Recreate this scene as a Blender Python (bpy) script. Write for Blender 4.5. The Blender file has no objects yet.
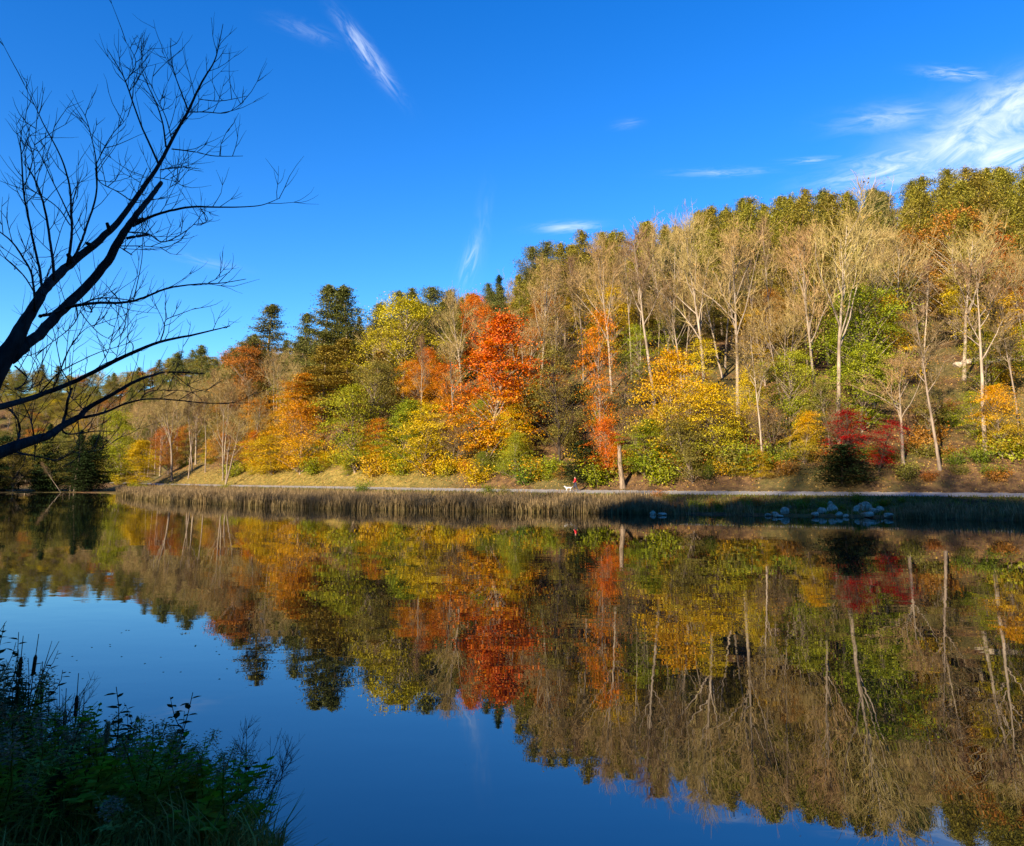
import bpy, math, random
import numpy as np
from mathutils import Vector, Matrix
R = math.radians
scene = bpy.context.scene
COL = scene.collection

# ------------------------------------------------------------------ camera, sky, sun, exposure
PITCH = R(7.08); FPX = 723.0; CX, CY = 512.0, 387.5
CAM = np.array([0.0, 0.0, 3.3])
cd = bpy.data.cameras.new('camera'); cam = bpy.data.objects.new('camera', cd); COL.objects.link(cam)
cam.location = CAM; cam.rotation_euler = (R(90) + PITCH, 0, 0)
cd.sensor_fit = 'HORIZONTAL'; cd.sensor_width = 36.0; cd.lens = 36.0 * FPX / 1024.0
cd.shift_y = -(423 - CY) / 1024.0
cd.clip_start = 0.05; cd.clip_end = 6000
scene.camera = cam
SUN_AZ = R(37)      # the sun stands behind the camera's left shoulder
SUN_EL = R(20)
TO_SUN = np.array([-math.sin(SUN_AZ) * math.cos(SUN_EL), -math.cos(SUN_AZ) * math.cos(SUN_EL), math.sin(SUN_EL)])
sd = bpy.data.lights.new('sun', 'SUN'); sd.energy = 4.9; sd.angle = R(0.55); sd.color = (1.0, 0.83, 0.62)
sun = bpy.data.objects.new('sun', sd); COL.objects.link(sun)
sun.rotation_euler = Vector(TO_SUN).to_track_quat('Z', 'Y').to_euler()
scene.view_settings.view_transform = 'Standard'; scene.view_settings.look = 'None'
scene.view_settings.exposure = 1.45; scene.view_settings.gamma = 1.0
scene.render.engine = 'CYCLES'
cy = scene.cycles
cy.max_bounces = 6; cy.diffuse_bounces = 2; cy.glossy_bounces = 3; cy.transmission_bounces = 3; cy.transparent_max_bounces = 8
cy.caustics_reflective = False; cy.caustics_refractive = False

def pix_dir(px, py):
    f = np.array([0, math.cos(PITCH), math.sin(PITCH)]); u = np.array([0, -math.sin(PITCH), math.cos(PITCH)])
    return f + (px - CX) / FPX * np.array([1.0, 0, 0]) + (CY - py) / FPX * u
def at_depth(px, py, y):
    d = pix_dir(px, py); return CAM + d * (y / d[1])
def project(P):
    d = np.asarray(P, float) - CAM
    z = d[..., 1] * math.cos(PITCH) + d[..., 2] * math.sin(PITCH)
    v = -d[..., 1] * math.sin(PITCH) + d[..., 2] * math.cos(PITCH)
    return CX + FPX * d[..., 0] / z, CY - FPX * v / z, z

class NT:
    def __init__(s, tree): s.t = tree; s.n = tree.nodes; s.l = tree.links
    def node(s, typ, **kw):
        n = s.n.new(typ)
        for k, v in kw.items(): setattr(n, k, v)
        return n
    def put(s, sock, v):
        if isinstance(v, bpy.types.NodeSocket): s.l.new(v, sock)
        elif v is not None:
            if hasattr(sock.default_value, '__len__'):
                v = tuple(v) if hasattr(v, '__len__') else (v,) * len(sock.default_value)
                if len(v) == 3 and len(sock.default_value) == 4: v = v + (1,)
            sock.default_value = v
    def math(s, op, a, b=None, c=None, clamp=False):
        n = s.node('ShaderNodeMath', operation=op, use_clamp=clamp)
        for i, v in enumerate((a, b, c)):
            if v is not None: s.put(n.inputs[i], v)
        return n.outputs[0]
    def mix(s, f, a, b, blend='MIX'):
        n = s.node('ShaderNodeMix', data_type='RGBA', blend_type=blend)
        s.put(n.inputs[0], f); s.put(n.inputs[6], a); s.put(n.inputs[7], b); return n.outputs[2]
    def noise(s, vec, scale, detail=4, rough=.55, dist=0):
        n = s.node('ShaderNodeTexNoise'); s.put(n.inputs['Vector'], vec)
        n.inputs['Scale'].default_value = scale; n.inputs['Detail'].default_value = detail
        n.inputs['Roughness'].default_value = rough; n.inputs['Distortion'].default_value = dist
        return n.outputs['Fac']
    def ramp(s, f, stops):
        n = s.node('ShaderNodeValToRGB'); s.put(n.inputs[0], f)
        e = n.color_ramp.elements
        while len(e) < len(stops): e.new(0.5)
        for el, (p, c) in zip(e, stops):
            el.position = p; el.color = tuple(c) + (1,) if len(c) == 3 else c
        return n.outputs[0]
    def mapr(s, v, a, b, c=0.0, d=1.0, smooth=True):
        n = s.node('ShaderNodeMapRange'); n.interpolation_type = 'SMOOTHSTEP' if smooth else 'LINEAR'
        for i, q in enumerate((v, a, b, c, d)): s.put(n.inputs[i], q)
        return n.outputs[0]

world = bpy.data.worlds.new('World'); scene.world = world; world.use_nodes = True
def build_world():
    t = NT(world.node_tree); t.n.clear()
    out = t.node('ShaderNodeOutputWorld'); bg = t.node('ShaderNodeBackground')
    sky = t.node('ShaderNodeTexSky'); sky.sky_type = 'NISHITA'; sky.sun_disc = False
    sky.sun_elevation = SUN_EL; sky.sun_rotation = math.pi + SUN_AZ
    sky.altitude = 300; sky.air_density = 1.0; sky.dust_density = 0.05; sky.ozone_density = 2.5
    hs = t.node('ShaderNodeHueSaturation'); hs.inputs['Saturation'].default_value = 1.385
    hs.inputs['Hue'].default_value = 0.515
    hs.inputs['Value'].default_value = 1.0; t.l.new(sky.outputs[0], hs.inputs['Color'])
    tc = t.node('ShaderNodeTexCoord'); sp = t.node('ShaderNodeSeparateXYZ'); t.l.new(tc.outputs['Generated'], sp.inputs[0])
    yy = t.math('MAXIMUM', sp.outputs[1], 0.05)
    gx = t.math('DIVIDE', sp.outputs[0], yy); gz = t.math('DIVIDE', sp.outputs[2], yy)
    total = None
    # wisps of cirrus: picture point, tilt, half length, half width, strength
    wisps = [(985, 132, 24, 110, 42, 1.15, 2.2), (1010, 105, 26, 80, 30, 1.0, 2.4), (900, 164, 14, 90, 18, .9, 3.), (1005, 155, 18, 80, 26, 1., 2.5), (890, 118, 8, 60, 16, .45, 3.), (940, 175, 6, 100, 18, .7, 3.), (960, 74, -5, 40, 8, .55, 6.),
             (366, 52, -54, 52, 9, .7, 4.), (570, 227, 3, 34, 6, .6, 4.), (470, 262, 74, 28, 8, .6, 4.), (482, 232, 84, 46, 9, .10, 4.),
             (722, 172, 2, 52, 5, .32, 5.), (628, 124, 10, 16, 6, .16, 4.), (305, 30, -20, 40, 10, .14, 4.), (815, 160, 4, 34, 4, .4, 5.), (205, 262, -12, 40, 6, .14, 4.)]
    for i, (px, py, ang, hl, hw, st, sc) in enumerate(wisps):
        d = pix_dir(px, py); cx, cz = d[0] / d[1], d[2] / d[1]
        a = R(ang); L = hl / FPX; W = hw / FPX
        dx = t.math('SUBTRACT', gx, cx); dz = t.math('SUBTRACT', gz, cz)
        u = t.math('DIVIDE', t.math('ADD', t.math('MULTIPLY', dx, math.cos(a)), t.math('MULTIPLY', dz, math.sin(a))), L)
        v = t.math('DIVIDE', t.math('SUBTRACT', t.math('MULTIPLY', dz, math.cos(a)), t.math('MULTIPLY', dx, math.sin(a))), W)
        cb = t.node('ShaderNodeCombineXYZ'); t.put(cb.inputs[0], t.math('MULTIPLY', u, sc * .28 * hl / 50)); t.put(cb.inputs[1], t.math('MULTIPLY', v, sc * .2 * min(max(hw / 9, 1), 2.6))); cb.inputs[2].default_value = i * 3.7
        nz = t.noise(cb.outputs[0], 1.0, 6, .62, 1.4)
        r2 = t.math('ADD', t.math('POWER', t.math('ABSOLUTE', u), 2.0), t.math('POWER', t.math('ABSOLUTE', v), 2.0))
        m = t.math('EXPONENT', t.math('MULTIPLY', r2, -1.6))
        k = t.math('MULTIPLY', t.math('MULTIPLY', m, t.mapr(nz, .33 if hw < 15 else .26, .72, .02 if hw < 15 else .1, 1)), st)
        total = k if total is None else t.math('MAXIMUM', total, k)
    total = t.math('MULTIPLY', total, .95, clamp=True)
    deep = t.mix(1.0, hs.outputs[0], (.70, .99, 1.04), 'MULTIPLY')
    col = t.mix(total, deep, (3.9, 4.4, 5.0))
    t.l.new(col, bg.inputs[0]); bg.inputs[1].default_value = 0.1
    t.l.new(bg.outputs[0], out.inputs[0])
build_world()

# ------------------------------------------------------------------ helpers
def tag(o, label=None, cat=None, group=None, kind=None):
    if label: o['label'] = label
    if cat: o['category'] = cat
    if group: o['group'] = group
    if kind: o['kind'] = kind
    return o
def empty(name, loc, label, cat, group=None, rz=0.0, sc=None):
    o = bpy.data.objects.new(name, None); COL.objects.link(o); o.location = loc; o.rotation_euler = (0, 0, rz)
    if sc is not None: o.scale = sc
    o.empty_display_size = .3
    return tag(o, label, cat, group)

class MB:
    """collects geometry for ONE mesh"""
    def __init__(s): s.v = []; s.f = []; s.n = 0; s.vc = []
    def add(s, V, F):
        s.v.append(np.asarray(V, float)); s.f.append(np.asarray(F, int) + s.n); s.n += len(V)
    def tube(s, P, rad, sides=5, cap=True):
        P = np.asarray(P, float); n = len(P); rad = np.asarray(rad, float)
        T = np.gradient(P, axis=0); T /= np.linalg.norm(T, axis=1)[:, None] + 1e-9
        ref = np.array([.31, .9, .2]) if abs(T[:, 1]).mean() < .8 else np.array([1., .1, .2])
        A = np.cross(T, ref); A /= np.linalg.norm(A, axis=1)[:, None] + 1e-9; B = np.cross(T, A)
        an = np.arange(sides) * 2 * math.pi / sides
        V = P[:, None] + rad[:, None, None] * (np.cos(an)[None, :, None] * A[:, None] + np.sin(an)[None, :, None] * B[:, None])
        i = np.arange(n - 1)[:, None] * sides; j = np.arange(sides)[None]; k = (j + 1) % sides
        F = np.stack([i + j, i + k, i + k + sides, i + j + sides], -1).reshape(-1, 4)
        s.add(V.reshape(-1, 3), F)
        if cap and sides >= 4:
            c = s.n; s.v.append(P[-1:] + T[-1:] * rad[-1] * .3); s.n += 1
            base = c - sides
            q = np.array([[base + a, base + (a + 1) % sides, c, c] for a in range(sides)]); s.f.append(q)
    def cards(s, C, nrm, l, w, rng, tipup=None):
        """rhombic leaf faces at C, roughly facing nrm"""
        n = len(C); nrm = nrm / (np.linalg.norm(nrm, axis=1)[:, None] + 1e-9)
        r = rng.normal(size=(n, 3)) if tipup is None else tipup
        a = np.cross(nrm, r); a /= np.linalg.norm(a, axis=1)[:, None] + 1e-9; b = np.cross(nrm, a)
        l = np.broadcast_to(np.asarray(l, float), (n,))[:, None]; w = np.broadcast_to(np.asarray(w, float), (n,))[:, None]
        bend = nrm * (l * .12)
        V = np.stack([C - b * l * .5 - bend, C + a * w * .5 - b * l * .08, C + b * l * .5 - bend, C - a * w * .5 - b * l * .05], 1)
        s.add(V.reshape(-1, 3), np.arange(n * 4).reshape(-1, 4))
    def mesh(s, name, mat, smooth=False):
        V = np.concatenate(s.v); F = np.concatenate(s.f)
        tri = F[:, 2] == F[:, 3]
        me = bpy.data.meshes.new(name)
        me.vertices.add(len(V)); me.vertices.foreach_set('co', V.astype(np.float32).ravel())
        nq = int((~tri).sum()); nt = int(tri.sum())
        loops = np.concatenate([F[~tri].ravel(), F[tri][:, :3].ravel()]).astype(np.int32)
        me.loops.add(len(loops)); me.loops.foreach_set('vertex_index', loops)
        st = np.concatenate([np.arange(nq) * 4, nq * 4 + np.arange(nt) * 3]).astype(np.int32)
        me.polygons.add(nq + nt); me.polygons.foreach_set('loop_start', st)
        if smooth: me.polygons.foreach_set('use_smooth', np.ones(nq + nt, bool))
        me.update(calc_edges=True); me.validate()
        if mat: me.materials.append(mat)
        return me
    def obj(s, name, mat, parent=None, smooth=False):
        o = bpy.data.objects.new(name, s.mesh(name, mat, smooth)); COL.objects.link(o)
        if parent: o.parent = parent
        return o

def newmat(name):
    m = bpy.data.materials.new(name); m.use_nodes = True; t = NT(m.node_tree); t.n.clear()
    return m, t, t.node('ShaderNodeOutputMaterial')
def bark_mat(name, c1, c2, scale=3.0, rough=.9):
    m, t, out = newmat(name)
    tc = t.node('ShaderNodeTexCoord'); mp = t.node('ShaderNodeMapping'); mp.inputs['Scale'].default_value = (1, 1, .25)
    t.l.new(tc.outputs['Object'], mp.inputs[0])
    oi = t.node('ShaderNodeObjectInfo')
    n = t.noise(mp.outputs[0], scale, 6, .7)
    c = t.ramp(t.mapr(n, .3, .7), [(0, c1), (1, c2)])
    c = t.mix(t.math('MULTIPLY', oi.outputs['Random'], .35), c, tuple(x * .6 for x in c1))
    p = t.node('ShaderNodeBsdfPrincipled'); t.put(p.inputs['Base Color'], c); p.inputs['Roughness'].default_value = rough
    p.inputs['Specular IOR Level'].default_value = .15
    b = t.node('ShaderNodeBump'); b.inputs['Strength'].default_value = .6; b.inputs['Distance'].default_value = .03
    t.put(b.inputs['Height'], n); t.l.new(b.outputs[0], p.inputs['Normal'])
    t.l.new(p.outputs[0], out.inputs[0]); return m
def leaf_mat(name, hi, lo, split=.5, soft=.3, var=.5, trans=.35, gloss=.0, jitter=.03):
    """hi / lo: two colours each; hi colours grow in the upper part of the crown, lo in the lower"""
    m, t, out = newmat(name)
    g = t.node('ShaderNodeNewGeometry'); tc = t.node('ShaderNodeTexCoord'); oi = t.node('ShaderNodeObjectInfo')
    rnd = g.outputs['Random Per Island']
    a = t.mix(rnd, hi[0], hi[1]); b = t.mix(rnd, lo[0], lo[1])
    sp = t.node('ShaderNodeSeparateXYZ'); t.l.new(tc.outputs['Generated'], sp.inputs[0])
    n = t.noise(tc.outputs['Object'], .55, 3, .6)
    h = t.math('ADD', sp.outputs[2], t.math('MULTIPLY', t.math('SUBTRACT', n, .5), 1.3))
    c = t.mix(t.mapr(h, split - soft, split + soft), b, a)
    hs = t.node('ShaderNodeHueSaturation'); t.put(hs.inputs['Color'], c)
    t.put(hs.inputs['Hue'], t.math('ADD', t.math('ADD', t.math('MULTIPLY', t.math('SUBTRACT', oi.outputs['Random'], .5), jitter), t.math('MULTIPLY', t.math('SUBTRACT', n, .5), .05)), .5))
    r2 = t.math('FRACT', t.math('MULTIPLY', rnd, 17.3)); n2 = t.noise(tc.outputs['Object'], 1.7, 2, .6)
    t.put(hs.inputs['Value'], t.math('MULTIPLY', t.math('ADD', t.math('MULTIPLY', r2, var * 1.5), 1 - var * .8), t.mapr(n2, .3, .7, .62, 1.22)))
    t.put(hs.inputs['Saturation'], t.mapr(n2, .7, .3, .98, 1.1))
    df = t.node('ShaderNodeBsdfDiffuse'); t.l.new(hs.outputs[0], df.inputs[0])
    tr = t.node('ShaderNodeBsdfTranslucent'); t.l.new(hs.outputs[0], tr.inputs[0])
    mx = t.node('ShaderNodeMixShader'); mx.inputs[0].default_value = trans
    t.l.new(df.outputs[0], mx.inputs[1]); t.l.new(tr.outputs[0], mx.inputs[2])
    t.l.new(mx.outputs[0], out.inputs[0]); return m

M = {}
M['bark_pale'] = bark_mat('pale_bark', (.18, .135, .09), (.44, .36, .26))
M['bark_stump'] = bark_mat('weathered_stump_wood', (.10, .07, .045), (.36, .27, .18), 6)
M['bark_grey'] = bark_mat('grey_brown_bark', (.16, .12, .085), (.36, .28, .20))
M['bark_dark'] = bark_mat('dark_bark', (.035, .026, .02), (.10, .075, .055))
M['bark_near'] = bark_mat('very_dark_bark', (.016, .015, .014), (.06, .055, .05), 22)  # very dark base colour, shared by near limbs and twiggy weeds
M['twig'] = leaf_mat('twigs', ((.25, .165, .09), (.19, .125, .065)), ((.20, .15, .085), (.24, .18, .10)), var=.4, trans=0.0)
M['twig_pale'] = leaf_mat('pale_twigs', ((.40, .28, .12), (.30, .205, .085)), ((.36, .265, .11), (.42, .31, .14)), var=.4, trans=0.0)
M['pine'] = leaf_mat('pine_needles', ((.21, .205, .055), (.14, .15, .04)), ((.13, .14, .036), (.23, .19, .05)), var=.7, trans=.25)
M['pine_gold'] = leaf_mat('yellowing_pine_needles', ((.36, .29, .05), (.23, .21, .04)), ((.20, .185, .035), (.38, .26, .05)), var=.6, trans=.25)
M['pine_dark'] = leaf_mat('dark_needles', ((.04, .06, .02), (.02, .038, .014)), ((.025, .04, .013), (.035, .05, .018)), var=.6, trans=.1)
M['pine_brown'] = leaf_mat('golden_brown_pine_needles', ((.40, .25, .055), (.24, .18, .04)), ((.46, .26, .05), (.26, .20, .045)), var=.6, trans=.15)
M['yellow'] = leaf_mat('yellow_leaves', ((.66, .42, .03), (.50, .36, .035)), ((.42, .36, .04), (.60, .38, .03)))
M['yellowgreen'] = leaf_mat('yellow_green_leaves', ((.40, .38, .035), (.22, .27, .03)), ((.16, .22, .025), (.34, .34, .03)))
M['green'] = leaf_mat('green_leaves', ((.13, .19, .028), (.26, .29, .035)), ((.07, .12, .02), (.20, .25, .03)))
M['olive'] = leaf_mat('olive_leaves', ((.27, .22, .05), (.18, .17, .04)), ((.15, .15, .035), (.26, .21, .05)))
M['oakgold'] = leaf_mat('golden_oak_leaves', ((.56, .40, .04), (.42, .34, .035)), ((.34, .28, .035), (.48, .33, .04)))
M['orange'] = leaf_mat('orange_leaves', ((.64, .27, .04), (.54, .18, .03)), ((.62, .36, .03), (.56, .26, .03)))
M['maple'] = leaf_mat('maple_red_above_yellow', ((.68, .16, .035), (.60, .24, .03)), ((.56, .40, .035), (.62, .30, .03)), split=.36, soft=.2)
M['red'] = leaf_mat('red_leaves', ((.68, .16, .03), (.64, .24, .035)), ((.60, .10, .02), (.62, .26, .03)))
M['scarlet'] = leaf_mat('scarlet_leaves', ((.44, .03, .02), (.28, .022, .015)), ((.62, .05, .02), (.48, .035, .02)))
M['crimson'] = leaf_mat('crimson_leaves', ((.34, .022, .015), (.20, .018, .012)), ((.50, .03, .015), (.30, .022, .015)))  # shade put into the colour: darker red for the maple standing in shade
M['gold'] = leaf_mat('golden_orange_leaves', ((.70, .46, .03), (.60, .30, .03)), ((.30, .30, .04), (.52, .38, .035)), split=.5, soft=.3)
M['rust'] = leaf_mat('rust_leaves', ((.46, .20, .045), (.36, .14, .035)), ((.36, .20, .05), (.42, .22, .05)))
M['tan'] = leaf_mat('tan_dry_leaves', ((.36, .25, .09), (.28, .19, .07)), ((.32, .24, .07), (.38, .24, .07)))
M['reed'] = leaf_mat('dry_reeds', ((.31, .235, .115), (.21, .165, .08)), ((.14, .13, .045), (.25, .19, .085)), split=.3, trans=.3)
M['grass'] = leaf_mat('grass', ((.16, .17, .04), (.30, .24, .07)), ((.08, .11, .025), (.22, .18, .05)), trans=.25)
M['litter'] = leaf_mat('fallen_leaves', ((.40, .22, .07), (.26, .14, .05)), ((.45, .30, .08), (.22, .12, .05)), trans=.1)

# ------------------------------------------------------------------ terrain
def smooth(a, b, x):
    q = np.clip((x - a) / (b - a), 0, 1); return q * q * (3 - 2 * q)
def sdist(poly, x, y):
    """signed distance to a polyline listed from right to left; positive on its far (uphill) side"""
    x = np.asarray(x, float); y = np.asarray(y, float)
    best = np.full(x.shape, 1e9); sg = np.ones(x.shape)
    for (ax, ay), (bx, by) in zip(poly[:-1], poly[1:]):
        dx, dy = bx - ax, by - ay; L = math.hypot(dx, dy)
        u = np.clip(((x - ax) * dx + (y - ay) * dy) / L / L, 0, 1)
        d = np.hypot(x - ax - u * dx, y - ay - u * dy)
        c = (dy * (x - ax) - dx * (y - ay)) / L
        m = d < best - 1e-9
        best = np.where(m, d, best); sg = np.where(m, np.where(c >= 0, 1, -1), sg)
    return best * sg
def densify(P, n=8):
    P = np.array(P, float); out = []
    for i in range(len(P) - 1):
        p0 = P[max(i - 1, 0)]; p1 = P[i]; p2 = P[i + 1]; p3 = P[min(i + 2, len(P) - 1)]
        for k in range(n):
            t = k / n
            out.append(.5 * ((2 * p1) + (-p0 + p2) * t + (2 * p0 - 5 * p1 + 4 * p2 - p3) * t * t + (-p0 + 3 * p1 - 3 * p2 + p3) * t ** 3))
    out.append(P[-1]); return [tuple(q) for q in out]
FAR_SHORE = densify([(900, -260), (240, -30), (110, 22), (38, 56), (24.6, 61.7), (2.7, 70), (-23, 80), (-52, 107), (-74, 138), (-92, 158), (-112, 157), (-135, 138), (-150, 110), (-190, 60), (-500, 20)], 4)
PATH = densify([(900, -210), (240, -8), (110, 42), (47, 68), (7.4, 85), (-36, 124), (-70, 158), (-98, 192), (-140, 250), (-220, 330), (-600, 520)], 6)
NEAR_SHORE = densify([(900, -330), (240, -60), (60, -4), (20, 4.6), (3, 5.6), (-.6, 6.2), (-2.6, 7.1), (-4.6, 8.4), (-8, 9.8), (-20, 11), (-60, 8), (-150, 0), (-500, -40)], 4)
_rw = np.random.default_rng(5)
_wv = [(_rw.normal() * .035, _rw.normal() * .035, _rw.uniform(0, 6.28), 1.6) for _ in range(5)] + [(_rw.normal() * .16, _rw.normal() * .16, _rw.uniform(0, 6.28), .45) for _ in range(7)]
def wob(x, y):
    return sum(a * np.sin(x * kx + y * ky + ph) for kx, ky, ph, a in _wv)
AZ = [-3, -.8, -.62, -.54, -.43, -.3, -.2, -.05, .12, .4, .65, 1.2, 4]
RZ = [9, 9, 18, 31, 47, 54, 53, 48, 49, 58, 68, 76, 76]
def ground(x, y):
    x = np.asarray(x, float); y = np.asarray(y, float)
    sf = sdist(FAR_SHORE, x, y); sp = sdist(PATH, x, y); sn = -sdist(NEAR_SHORE, x, y)
    az = x / np.maximum(y, 20)
    Rr = np.interp(az, AZ, RZ); sl = np.interp(az, [-.7, -.4, .6], [.55, .66, .8])
    t = np.maximum(sp - 2.0, 0); q = np.minimum(t * sl / Rr, 2)
    hill = Rr * (1 - (1 - q / 2) ** 2)
    back = smooth(120, 420, sp); hill = hill * (1 - .35 * back)
    zb = .15 + 1.3 * smooth(-7.5, -2, sp)
    z = np.where(sp < -2, zb, np.where(sp < 2, 1.45 + (sp + 2) * .1, 1.85 + hill + wob(x, y) * smooth(3, 18, sp)))
    z = np.where(sf < 0, np.maximum(-.12 + sf * .25, -1.6), np.minimum(z, -.05 + sf * .4 + np.maximum(sp + 6, 0) * .0))
    far = 48 * np.exp(-((y - 440) / 105) ** 2) * smooth(-20, -190, x) * (1 + .06 * np.sin(x * .03) + .05 * np.sin(x * .07 + 2))
    z = np.where((sp > 2) | (y > 230), np.maximum(z, far + z * .3), z)
    # bank where the photographer stands
    zn = np.where(sn < 0, -1.6, np.minimum(-.1 + sn * .62, 1.55 + .08 * np.sin(x * 1.3) * np.cos(y * 1.1)))
    zn = zn + np.where(sn > 4, .03 * (sn - 4), 0)
    return np.maximum(z, zn)
def g1(x, y): return float(ground(np.array([x]), np.array([y]))[0])

def mat_ground():
    m, t, out = newmat('ground_cover')
    tc = t.node('ShaderNodeTexCoord'); P = tc.outputs['Object']
    n1 = t.noise(P, .09, 5, .6); n2 = t.noise(P, 1.1, 6, .75); n3 = t.noise(P, 6, 4, .8)
    litter = t.ramp(t.mapr(n2, .3, .72), [(0, (.045, .03, .018)), (.5, (.12, .07, .035)), (1, (.22, .13, .05))])
    green = t.ramp(t.mapr(n3, .3, .7), [(0, (.05, .06, .018)), (1, (.15, .15, .04))])
    straw = t.ramp(t.mapr(n2, .3, .7), [(0, (.08, .085, .02)), (.45, (.21, .16, .04)), (1, (.34, .25, .06))])
    sp = t.node('ShaderNodeSeparateXYZ'); t.l.new(P, sp.inputs[0])
    leftm = t.math('MULTIPLY', t.mapr(t.math('ADD', sp.outputs[0], t.math('MULTIPLY', n1, 10)), 2, -14), t.mapr(sp.outputs[0], -92, -72))
    gr = t.mapr(n1, .45, .6)
    low = t.mapr(sp.outputs[2], 6.5, 3.5)
    c = t.mix(t.math('MULTIPLY', gr, .55), litter, green)
    c = t.mix(t.math('MULTIPLY', t.math('MULTIPLY', leftm, low), .85), c, straw)
    p = t.node('ShaderNodeBsdfPrincipled'); t.put(p.inputs['Base Color'], c); p.inputs['Roughness'].default_value = 1; p.inputs['Specular IOR Level'].default_value = .05
    b = t.node('ShaderNodeBump'); b.inputs['Strength'].default_value = .8; b.inputs['Distance'].default_value = .25
    t.put(b.inputs['Height'], t.math('ADD', n2, t.math('MULTIPLY', n3, .4))); t.l.new(b.outputs[0], p.inputs['Normal'])
    t.l.new(p.outputs[0], out.inputs[0]); return m
def axis(parts):
    a = []
    for lo, hi, st in parts: a += list(np.arange(lo, hi, st))
    a.append(parts[-1][1]); return np.array(a)
xs = axis([(-3000, -700, 230), (-700, -280, 20), (-280, -130, 3), (-130, -12, 1.0), (-12, 6, .45), (6, 75, 1.0), (75, 160, 4), (160, 700, 40), (700, 3000, 230)])
ys = axis([(-3000, -300, 200), (-300, -20, 20), (-20, 1, 2), (1, 13, .4), (13, 45, 3), (45, 200, 1.0), (200, 320, 3), (320, 700, 12), (700, 3600, 200)])
X, Y = np.meshgrid(xs, ys); Z = ground(X, Y)
mb = MB(); nx, ny = len(xs), len(ys)
ii = (np.arange(ny - 1)[:, None] * nx + np.arange(nx - 1)[None]).ravel()
mb.add(np.stack([X.ravel(), Y.ravel(), Z.ravel()], 1), np.stack([ii, ii + 1, ii + nx + 1, ii + nx], 1))
tag(mb.obj('ground', mat_ground(), smooth=True), kind='structure', label='leaf strewn wooded hillside and grassy pond banks')

def mat_water():
    m, t, out = newmat('pond_water')
    tc = t.node('ShaderNodeTexCoord'); P = tc.outputs['Object']
    mp = t.node('ShaderNodeMapping'); mp.inputs['Scale'].default_value = (.55, 1.0, 1); t.l.new(P, mp.inputs[0])
    n1 = t.noise(mp.outputs[0], 1.3, 2, .5); n2 = t.noise(mp.outputs[0], .22, 2, .5); patch = t.noise(P, .05, 2, .5)
    h = t.math('ADD', t.math('MULTIPLY', n1, t.mapr(patch, .35, .7, .0011, .0040)), t.math('MULTIPLY', n2, .006))
    b = t.node('ShaderNodeBump'); b.inputs['Strength'].default_value = 1; b.inputs['Distance'].default_value = 1.0
    t.put(b.inputs['Height'], h)
    gl = t.node('ShaderNodeBsdfGlossy'); gl.inputs['Roughness'].default_value = .008; gl.inputs['Color'].default_value = (.97, .97, .96, 1); t.l.new(b.outputs[0], gl.inputs['Normal'])
    df = t.node('ShaderNodeBsdfDiffuse'); df.inputs[0].default_value = (.012, .014, .008, 1)
    fr = t.node('ShaderNodeFresnel'); fr.inputs[0].default_value = 2.5; t.l.new(b.outputs[0], fr.inputs['Normal'])
    mx = t.node('ShaderNodeMixShader'); t.l.new(fr.outputs[0], mx.inputs[0]); t.l.new(df.outputs[0], mx.inputs[1]); t.l.new(gl.outputs[0], mx.inputs[2])
    t.l.new(mx.outputs[0], out.inputs[0]); return m
mb = MB(); mb.add([(-400, -60, 0), (400, -300, 0), (400, 215, 0), (-400, 215, 0)], [[0, 1, 2, 3]])
tag(mb.obj('water', mat_water()), kind='structure', label='still dark pond mirroring the autumn hillside')

def mat_path():
    m, t, out = newmat('worn_asphalt')
    tc = t.node('ShaderNodeTexCoord'); n = t.noise(tc.outputs['Object'], 2.5, 6, .75); n2 = t.noise(tc.outputs['Object'], .3, 3, .5)
    c = t.ramp(t.mapr(n, .3, .7), [(0, (.20, .19, .17)), (1, (.33, .31, .28))]); c = t.mix(t.mapr(n2, .5, .75, 0, .4), c, (.26, .19, .11))
    p = t.node('ShaderNodeBsdfPrincipled'); t.put(p.inputs['Base Color'], c); p.inputs['Roughness'].default_value = .9
    t.l.new(p.outputs[0], out.inputs[0]); return m
pl = np.array([p for p in PATH if -200 < p[0] < 200]); tn = np.gradient(pl, axis=0); tn /= np.linalg.norm(tn, axis=1)[:, None]
nr = np.stack([tn[:, 1], -tn[:, 0]], 1)
if nr[0, 1] < 0: nr = -nr
mb = MB(); offs = [-1.75, -.6, .6, 1.75]; V = []
for o_ in offs:
    q = pl + nr * o_; V.append(np.stack([q[:, 0], q[:, 1], 1.45 + (o_ + 2) * .1 + .03 + 0 * q[:, 0]], 1))
V = np.stack(V, 1); n = len(pl); ii = (np.arange(n - 1)[:, None] * 4 + np.arange(3)[None]).ravel()
mb.add(V.reshape(-1, 3), np.stack([ii, ii + 1, ii + 5, ii + 4], 1))
tag(mb.obj('path', mat_path()), kind='structure', label='grey walking path along the far shore')

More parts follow.
